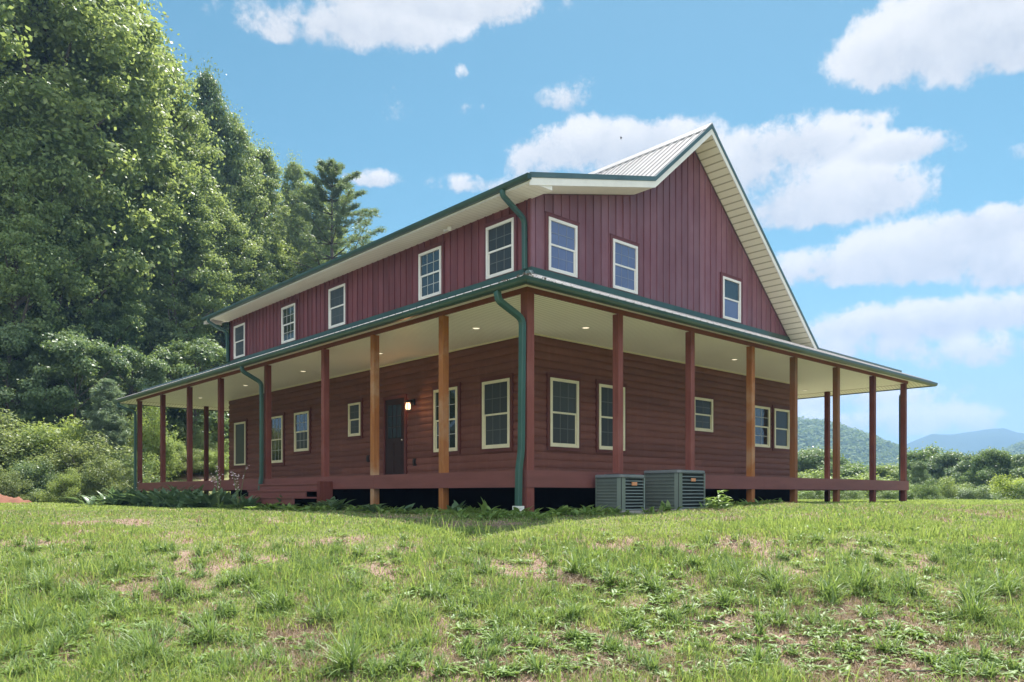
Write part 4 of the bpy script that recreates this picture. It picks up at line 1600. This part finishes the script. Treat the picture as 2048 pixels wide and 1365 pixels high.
hillA = ridge('hill', 1200, 1900, 520, 200, interp([(1200, 915), (1400, 865), (1560, 852), (1640, 856), (1700, 871), (1760, 892), (1800, 910), (1850, 937), (1900, 970)]),
              'mountain', amp=7)
hillB = ridge('hill', 1900, 2700, 600, 220, interp([(1900, 975), (1960, 942), (2000, 918), (2048, 896), (2150, 850), (2300, 840), (2700, 900)]),
              'mountain', amp=7)
ridge('mountain', 1500, 2900, 1250, 430, interp([(1500, 960), (1700, 930), (1800, 895), (1865, 871), (1900, 871), (1940, 866), (1985, 861), (2008, 858), (2030, 864), (2080, 868), (2300, 830), (2900, 900)]),
      'mountain', n=160, m=60, amp=26)
ridge('mountain', -800, 1500, 1250, 430, interp([(-800, 900), (0, 880), (800, 900), (1500, 960)]), 'mountain', amp=50)


def canopy(name, spots, crown, nq, mat, label, lf=None):
    """many crowns, each a cloud of leaf masses"""
    allP, allS = [], []
    n = len(spots)
    d = rand_dirs(n * nq).reshape(n, nq, 3)
    d[:, :, 2] = np.abs(d[:, :, 2]) * 1.1
    s = RNG.uniform(.7, 1.3, n)[:, None, None] * crown
    P = spots[:, None, :] + d * s * RNG.random((n, nq, 1)) ** .35
    P = P.reshape(-1, 3)
    if lf is None:
        V, T = leaf_quads(P, crown * .42, crown * .32, N=d.reshape(-1, 3))
    else:
        L_ = np.repeat(lf, nq)[:, None]
        V, T = leaf_quads(P, L_, L_ * .7, N=d.reshape(-1, 3))
    o = np_mesh(name, V, T, mat)
    tag(o, label, 'woods', kind='stuff')


def scatter_on(grid, n, jlo=0.0, jhi=1.0):
    I, J = grid.shape[0] - 1, grid.shape[1] - 1
    u = RNG.random(n) * I * .999
    v = (jlo + (jhi - jlo) * RNG.random(n)) * J * .999
    i, j = u.astype(int), v.astype(int)
    fu, fv = (u - i)[:, None], (v - j)[:, None]
    return (grid[i, j] * (1 - fu) + grid[i + 1, j] * fu) * (1 - fv) + (grid[i, j + 1] * (1 - fu) + grid[i + 1, j + 1] * fu) * fv


RNG = np.random.default_rng(77)
sp = np.concatenate([scatter_on(hillA, 4200, .12, .56), scatter_on(hillB, 4200, .12, .56)])
canopy('hill_forest', sp, 4.6, 34, 'hillleaf', 'hazy blue green forest covering the two hills beyond the valley')
# valley floor woods between the near trees and the hills
pts, lfs = [], []
for k in range(2200):
    d = 130 + 230 * RNG.random() ** .8
    lfs.append(d * .0055)
    px = 1450 + RNG.random() * 900
    x, y = at(px, d)
    z = gzf(x, y)
    row = 908 + 14 * math.sin(px * .021) + 8 * math.sin(px * .05)
    topz = CAM[2] + (HOR - (row + 26 * RNG.random())) / FPX * d
    pts.append((x, y, min(topz - 3, z + 14)))
canopy('valley_woods', np.array(pts), 3.4, 110, 'hillleaf', 'dark treeline across the valley floor below the hills', np.array(lfs))
# far house on the right hill
fx, fy = at(2018, 330)
fz = CAM[2] + (HOR - 921) / FPX * 330
fh = empty('distant_house', (fx, fy, fz), 'tiny house with pale roof among the trees near the right picture edge', 'house')
MB().box(fx - 4, fx + 4, fy - 3, fy + 3, fz - 5, fz).build('wall', 'farwall', fh)
MB().prism([(fx - 5, fy - 3.6, fz), (fx + 5, fy - 3.6, fz), (fx + 5, fy, fz + 2), (fx - 5, fy, fz + 2)],
           [(fx - 5, fy + 3.6, fz - .01), (fx + 5, fy + 3.6, fz - .01), (fx + 5, fy + .1, fz + 2), (fx - 5, fy + .1, fz + 2)]).build('roof', 'paleroof', fh)


# ---- leafy plants: arching blade leaves
def arch_leaves(cx, cy, z, n, L, wd, lift, seed, spread=.12, ovate=True):
    rng = np.random.default_rng(seed)
    V, T = [], []
    for k in range(n):
        a = rng.random() * 6.283
        l = L * rng.uniform(.6, 1.15)
        e_ = lift * rng.uniform(.5, 1.3)
        bx, by = cx + rng.normal() * spread * .5, cy + rng.normal() * spread * .5
        seg = 5
        ca, sa = math.cos(a), math.sin(a)
        b0 = len(V)
        for q in range(seg + 1):
            u = q / seg
            r = l * math.sin(min(e_, 1.4)) * 0 + l * (u * math.cos(e_) + .25 * u * u)
            h = l * (u * math.sin(e_) - .55 * u * u * math.cos(e_))
            ww = wd * (math.sin(math.pi * min(1, u ** .8 * .97 + .03)) if ovate else (1 - u) ** .6)
            ww = max(ww, wd * .05)
            px, py, pz = bx + ca * r, by + sa * r, z + max(h, -.02) + .01
            V.append((px - sa * ww / 2, py + ca * ww / 2, pz + ww * .22))
            V.append((px, py, pz))
            V.append((px + sa * ww / 2, py - ca * ww / 2, pz + ww * .22))
        for q in range(seg):
            i = b0 + q * 3
            T += [(i, i + 1, i + 4), (i, i + 4, i + 3), (i + 1, i + 2, i + 5), (i + 1, i + 5, i + 4)]
    return V, T


def plant(name, x, y, n, L, wd, lift, seed, label, cat, group, mat='hosta', spread=.2, ovate=True):
    z = gzf(x, y)
    V, T = arch_leaves(0, 0, 0, n, L, wd, lift, seed, spread, ovate)
    o = np_mesh(name, np.array(V), np.array(T), mat)
    o.location = (x * K, y * K, z * K)
    tag(o, label, cat, group)
    return o


def merge(V, T, V2, T2):
    b = len(V)
    V += V2
    T += [tuple(i + b for i in t) for t in T2]


def on(px, py):
    return gp(px, py)


GH = 'hostas in front of the deck'
for i, (X, Y, n_, L, wd, lb) in enumerate([(-1.55, 12.9, 150, .56, .13, 'large sunlit hosta clump farthest left in front of the deck'),
                                           (-1.05, 11.7, 150, .60, .14, 'large dark hosta clump second from the left'),
                                           (-1.0, 10.4, 150, .60, .14, 'large dark hosta clump in the middle of the hosta row'),
                                           (-.85, 9.2, 130, .54, .14, 'dark hosta clump left of the wooden steps')]):
    plant('hosta', X, Y, n_, L, wd, .98, 100 + i, lb, 'plant', GH, spread=.5)
GP = 'leafy weeds along the deck'
for i, (X, Y, n_, L, wd, lf, lb) in enumerate([
        (-.95, 6.9, 60, .34, .09, 1.0, 'bushy weed in front of the wooden steps'),
        (-.6, 6.0, 40, .32, .10, 1.0, 'dark weed clump at the right side of the steps'),
        (-.35, 4.9, 26, .34, .12, .9, 'broad leaved weed under the deck edge right of the steps'),
        (-.55, 4.2, 24, .32, .12, .9, 'broad leaved weed below the deck seam'),
        (-.5, 3.1, 22, .28, .10, .9, 'leafy weed left of the short leg post'),
        (-.45, 2.3, 20, .24, .09, .9, 'leafy weed right of the second orange post leg'),
        (-.35, 1.1, 18, .24, .08, 1.0, 'small dark weed in the gap left of the corner downspout'),
        (-.25, .55, 10, .24, .06, 1.3, 'upright light weed just left of the downspout foot'),
        (-.30, -.12, 16, .2, .08, .8, 'low weed at the foot of the corner downspout'),
        (.30, -.28, 16, .24, .08, .9, 'broad weed just right of the corner post'),
        (.95, -.45, 14, .2, .07, .9, 'small weed left of the smaller air conditioner'),
        (2.15, -.72, 14, .2, .07, 1.1, 'thin weed between the two air conditioners'),
        (3.45, -.5, 20, .26, .06, 1.2, 'dark weed right of the larger air conditioner'),
        (-1.6, 3.6, 16, .26, .09, .8, 'pale sunlit weed on the shadow edge below the deck seam'),
        (-1.75, 4.4, 16, .26, .10, .8, 'pale sunlit weed left of the other one on the shadow edge')]):
    plant('weed', X, Y, n_, L, wd, lf, 200 + i, lb, 'plant', GP, 'weed' if i > 6 else 'hosta', .14)
# tall weed in front of the larger air conditioner
x, y = 2.62, -1.32
z = gzf(x, y)
V, T = [], []
for (dx, dy, h) in ((0, 0, .30), (.16, .05, .18), (-.10, .02, .16), (.3, .06, .22)):
    for q in range(4):
        V2, T2 = arch_leaves(dx, dy, h * q / 3.5, 5, .15, .045, .75, 300 + q + int(h * 100), .01)
        merge(V, T, V2, T2)
o = np_mesh('weed', np.array(V), np.array(T), 'weed')
o.location = (x * K, y * K, z * K)
tag(o, 'tall bright weed standing against the larger air conditioner', 'plant', GP)

# flowering stems before the steps
for i, (X, Y, h, lb) in enumerate([(-1.25, 7.55, .95, 'tall flowering stem with pale petals beside the far downspout'),
                                   (-1.15, 6.85, .9, 'tall flowering stem with pale petals before the steps'),
                                   (-1.3, 12.8, .7, 'pink flower stalk rising from the hostas')]):
    z = gzf(X, Y)
    r_ = empty('flower', (X, Y, z), lb, 'flower', 'flowering stems by the deck')
    mb, pm_ = MB(), MB()
    for k in range(5 if i < 2 else 2):
        a = random.random() * 6.28
        l = h * (.7 + .3 * random.random())
        dx, dy = math.cos(a) * .16, math.sin(a) * .16
        mb.tube([(X, Y, z), (X + dx * .5, Y + dy * .5, z + l * .6), (X + dx, Y + dy, z + l)], [.006, .005, .003], 5)
        for q in range(7 if i < 2 else 3):
            s = .55 + .45 * random.random()
            bx, by, bz = X + dx * s + random.uniform(-.04, .04), Y + dy * s + random.uniform(-.04, .04), z + l * s
            for w_ in range(3):
                aa = random.random() * 6.28
                r = .022
                pm_.add([(bx, by, bz), (bx + r * math.cos(aa), by + r * math.sin(aa), bz + r), (bx + r * math.cos(aa + 1), by + r * math.sin(aa + 1), bz + .3 * r)], [(0, 1, 2)])
    mb.build('stems', 'stem', r_)
    pm_.build('petals', 'petal', r_)

# ------------------------------------------------------------------ lawn
def in_house(X, Y):
    return (X > .3) & (X < LX - .1) & (Y > .3) & (Y < LY - .1)


def blades(n, d0, d1, hmin, hmax, wd, seed, spread=1.0, pxm=170, mat='grass', name='lawn_grass', label='', keep=None, flop=.5):
    rng = np.random.default_rng(seed)
    u = rng.random(n)
    d = np.sqrt(d0 ** 2 + (d1 ** 2 - d0 ** 2) * u)
    px = -pxm + rng.random(n) * (2048 + 2 * pxm)
    P = CAM[:2][None] + DIR[None] * d[:, None] + RGT[None] * ((px - 1024) / FPX * d)[:, None]
    X, Y = P[:, 0], P[:, 1]
    b = bare(X, Y)
    patch = fbm(X * 1.7 + 50, Y * 1.7 + 20, 3)
    pr = (1 - b * 1.05) * (.55 + .9 * sstep(patch, .35, .65))
    if keep == 'straw':
        pr = .3 + b * .8
    k = (rng.random(n) < pr) & ~in_house(X, Y)
    X, Y, d, patch = X[k], Y[k], d[k], patch[k]
    n = len(X)
    Z = gz(X, Y)
    h = rng.uniform(hmin, hmax, n) * (.55 + .9 * sstep(patch, .3, .7))
    # taller in the shaded strip beside the deck
    near = (X > -1.6) & (X < .3) & (Y > -.9) | (Y > -1.1) & (Y < .3) & (X > -1.6)
    h = np.where(near, h * .7, h)
    a = rng.random(n) * 2 * np.pi
    lean = .15 + rng.random(n) * flop * 1.45
    if keep == 'straw':
        lean = 1.2 + rng.random(n) * .3
    dx, dy = np.cos(a), np.sin(a)
    f = rng.random(n) * 2 * np.pi
    wx, wy = np.cos(f), np.sin(f)
    w_ = wd * rng.uniform(.6, 1.3, n) * .5
    s1, c1 = np.sin(lean * .5), np.cos(lean * .5)
    s2, c2 = np.sin(lean), np.cos(lean)
    mx, my, mz = X + dx * h * .5 * s1, Y + dy * h * .5 * s1, Z + h * .5 * c1
    tx, ty, tz = mx + dx * h * .5 * s2, my + dy * h * .5 * s2, mz + h * .5 * c2
    Z0 = Z - .01
    V = np.stack([np.stack([X - wx * w_, Y - wy * w_, Z0], 1), np.stack([X + wx * w_, Y + wy * w_, Z0], 1),
                  np.stack([mx - wx * w_ * .8, my - wy * w_ * .8, mz], 1), np.stack([mx + wx * w_ * .8, my + wy * w_ * .8, mz], 1),
                  np.stack([tx, ty, tz], 1)], 1).reshape(-1, 3)
    i = np.arange(n)[:, None] * 5
    T = np.concatenate([i + [[0, 1, 3]], i + [[0, 3, 2]], i + [[2, 3, 4]]], 1).reshape(-1, 3)
    return V, T


def joined(parts, name, mat, label, cat):
    V, T, b = [], [], 0
    for v, t in parts:
        V.append(v)
        T.append(t + b)
        b += len(v)
    o = np_mesh(name, np.concatenate(V), np.concatenate(T), mat)
    tag(o, label, cat, kind='stuff')
    return o


joined([blades(130000, 3.6, 6.2, .03, .085, .0085, 1, flop=.95), blades(125000, 6.2, 9.0, .025, .06, .0105, 2, flop=.95),
        blades(125000, 9.0, 14, .018, .042, .015, 3, flop=1.0), blades(130000, 14, 27, .018, .045, .026, 4, pxm=260, flop=1.0),
        blades(8000, 3.6, 9, .09, .20, .009, 6)],
       'lawn_grass', 'grass', 'patchy green lawn of mixed grass blades in front of the house', 'grass')
joined([blades(110000, 3.6, 7, .03, .10, .006, 7, keep='straw'), blades(60000, 7, 13, .03, .09, .010, 8, keep='straw')],
       'dry_straw', 'straw', 'dry tan thatch lying on the bare patches of lawn', 'straw')
joined([blades(36000, 3.6, 8, .05, .13, .010, 16, flop=1.0), blades(26000, 8, 13, .03, .065, .014, 17, flop=1.0)],
       'coarse_grass', 'tuft', 'longer dark green blades standing up through the lawn', 'grass')
# tufts and broadleaf weeds in the lawn
rng = np.random.default_rng(5)
V, T = [], []
TUFTS = [(1155, 1150, .30), (1560, 1190, .32), (1480, 1180, .28), (1660, 1200, .28), (1720, 1190, .30), (1820, 1190, .28), (1940, 1210, .34),
         (2010, 1200, .34), (560, 1230, .26), (640, 1250, .24), (350, 1190, .24), (180, 1210, .26), (420, 1290, .26), (700, 1350, .34),
         (880, 1200, .22), (1220, 1170, .24), (1950, 1250, .36), (240, 1150, .22), (90, 1180, .24), (960, 1150, .18), (1300, 1180, .2),
         (1540, 1165, .26), (800, 1240, .22), (500, 1170, .2), (60, 1270, .3), (300, 1330, .3), (1450, 1215, .22), (1150, 1240, .2)]
for i in range(420):
    TUFTS.append((rng.uniform(-60, 2100), rng.uniform(1085, 1365), rng.uniform(.07, .17)))
for i, (px, py, h) in enumerate(TUFTS):
    x, y = gp(px, py)
    V2, T2 = arch_leaves(x, y, gzf(x, y), int(60 * h / .3) + 16, h, .011, 1.15, 900 + i, .06, False)
    merge(V, T, V2, T2)
o = np_mesh('grass_tufts', np.array(V), np.array(T), 'tuft')
tag(o, 'coarse taller grass tufts scattered through the lawn', 'grass', kind='stuff')
V, T = [], []
for i in range(1500):
    px = rng.uniform(-100, 2150)
    py = 1060 + 305 * rng.random() ** .7
    if px < 900 and rng.random() < .6:
        continue
    x, y = gp(px, py)
    V2, T2 = arch_leaves(x, y, gzf(x, y) + .01, rng.integers(7, 15), rng.uniform(.04, .10), rng.uniform(.014, .030), .7, 3000 + i, .05)
    merge(V, T, V2, T2)
for i in range(260):       # lush strip in the shadow along the deck
    if rng.random() < .6:
        x, y = rng.uniform(-1.2, .1), rng.uniform(-.6, 8.5)
    else:
        x, y = rng.uniform(-.8, 5.5), rng.uniform(-.95, -.05)
        if 1.1 < x < 3.3 and y > -.85:
            continue
    V2, T2 = arch_leaves(x, y, gzf(x, y) + .01, rng.integers(6, 12), rng.uniform(.08, .2), rng.uniform(.03, .06), .9, 5000 + i, .06)
    merge(V, T, V2, T2)
o = np_mesh('lawn_weeds', np.array(V), np.array(T), 'weed')
tag(o, 'small broadleaf weeds growing among the lawn grass', 'weeds', kind='stuff')

# dead twigs lying on the lawn
TW = [(1280, 1345, .9), (1900, 1350, .7), (1640, 1300, .45), (1420, 1250, .3)]
for i, (px, py, l) in enumerate(TW):
    x, y = gp(px, py)
    a = .3 + i
    mb = MB()
    pts = []
    for q in range(6):
        u = q / 5 - .5
        xx, yy = x + RGT[0] * l * u + .03 * math.sin(q * 2), y + RGT[1] * l * u + .03 * math.cos(q * 3)
        pts.append((xx, yy, gzf(xx, yy) + .03))
    mb.tube(pts, [.006, .006, .005, .005, .004, .003], 5)
    tag(mb.build('twig', 'bark'), ['long grey twig lying at the bottom middle right of the lawn', 'grey twig lying at the bottom right corner of the lawn',
        'short twig on the bare patch at the lower right', 'short twig in the weeds right of centre'][i], 'twig', 'twigs on the lawn')

# small bird in the sky before the roof
bx, by = at(1242, 40)
bz = CAM[2] + (HOR - 277) / FPX * 40
mb = MB()
mb.tube([(bx, by, bz - .07), (bx, by, bz), (bx, by, bz + .07), (bx, by, bz + .1)], [.01, .03, .025, .008], 8)
for s in (-1, 1):
    mb.add([(bx, by, bz + .03), (bx + s * .09, by + s * -.02, bz + .09), (bx + s * .02, by, bz - .03)], [(0, 1, 2)])
tag(mb.build('bird', 'iron'), 'tiny dark bird flying left of the roof peak', 'bird')

# ------------------------------------------------------------------ haze
m, t, o_ = new_mat('valley haze')
pv = t.n('VolumePrincipled', {'Color': (0.34, 0.58, 1.0, 1), 'Density': 0.00055, 'Anisotropy': 0.2})
t.link(pv.outputs[0], o_.inputs['Volume'])
S = 3900
hz = MB().box(-S, S, -S, S, -60, 116).build('haze', m)
tag(hz, 'thin blue summer haze over the valley', 'haze', kind='stuff')
# keep helper tag out of the finished objects
for ob in scene.objects:
    if '_root' in ob:
        del ob['_root']
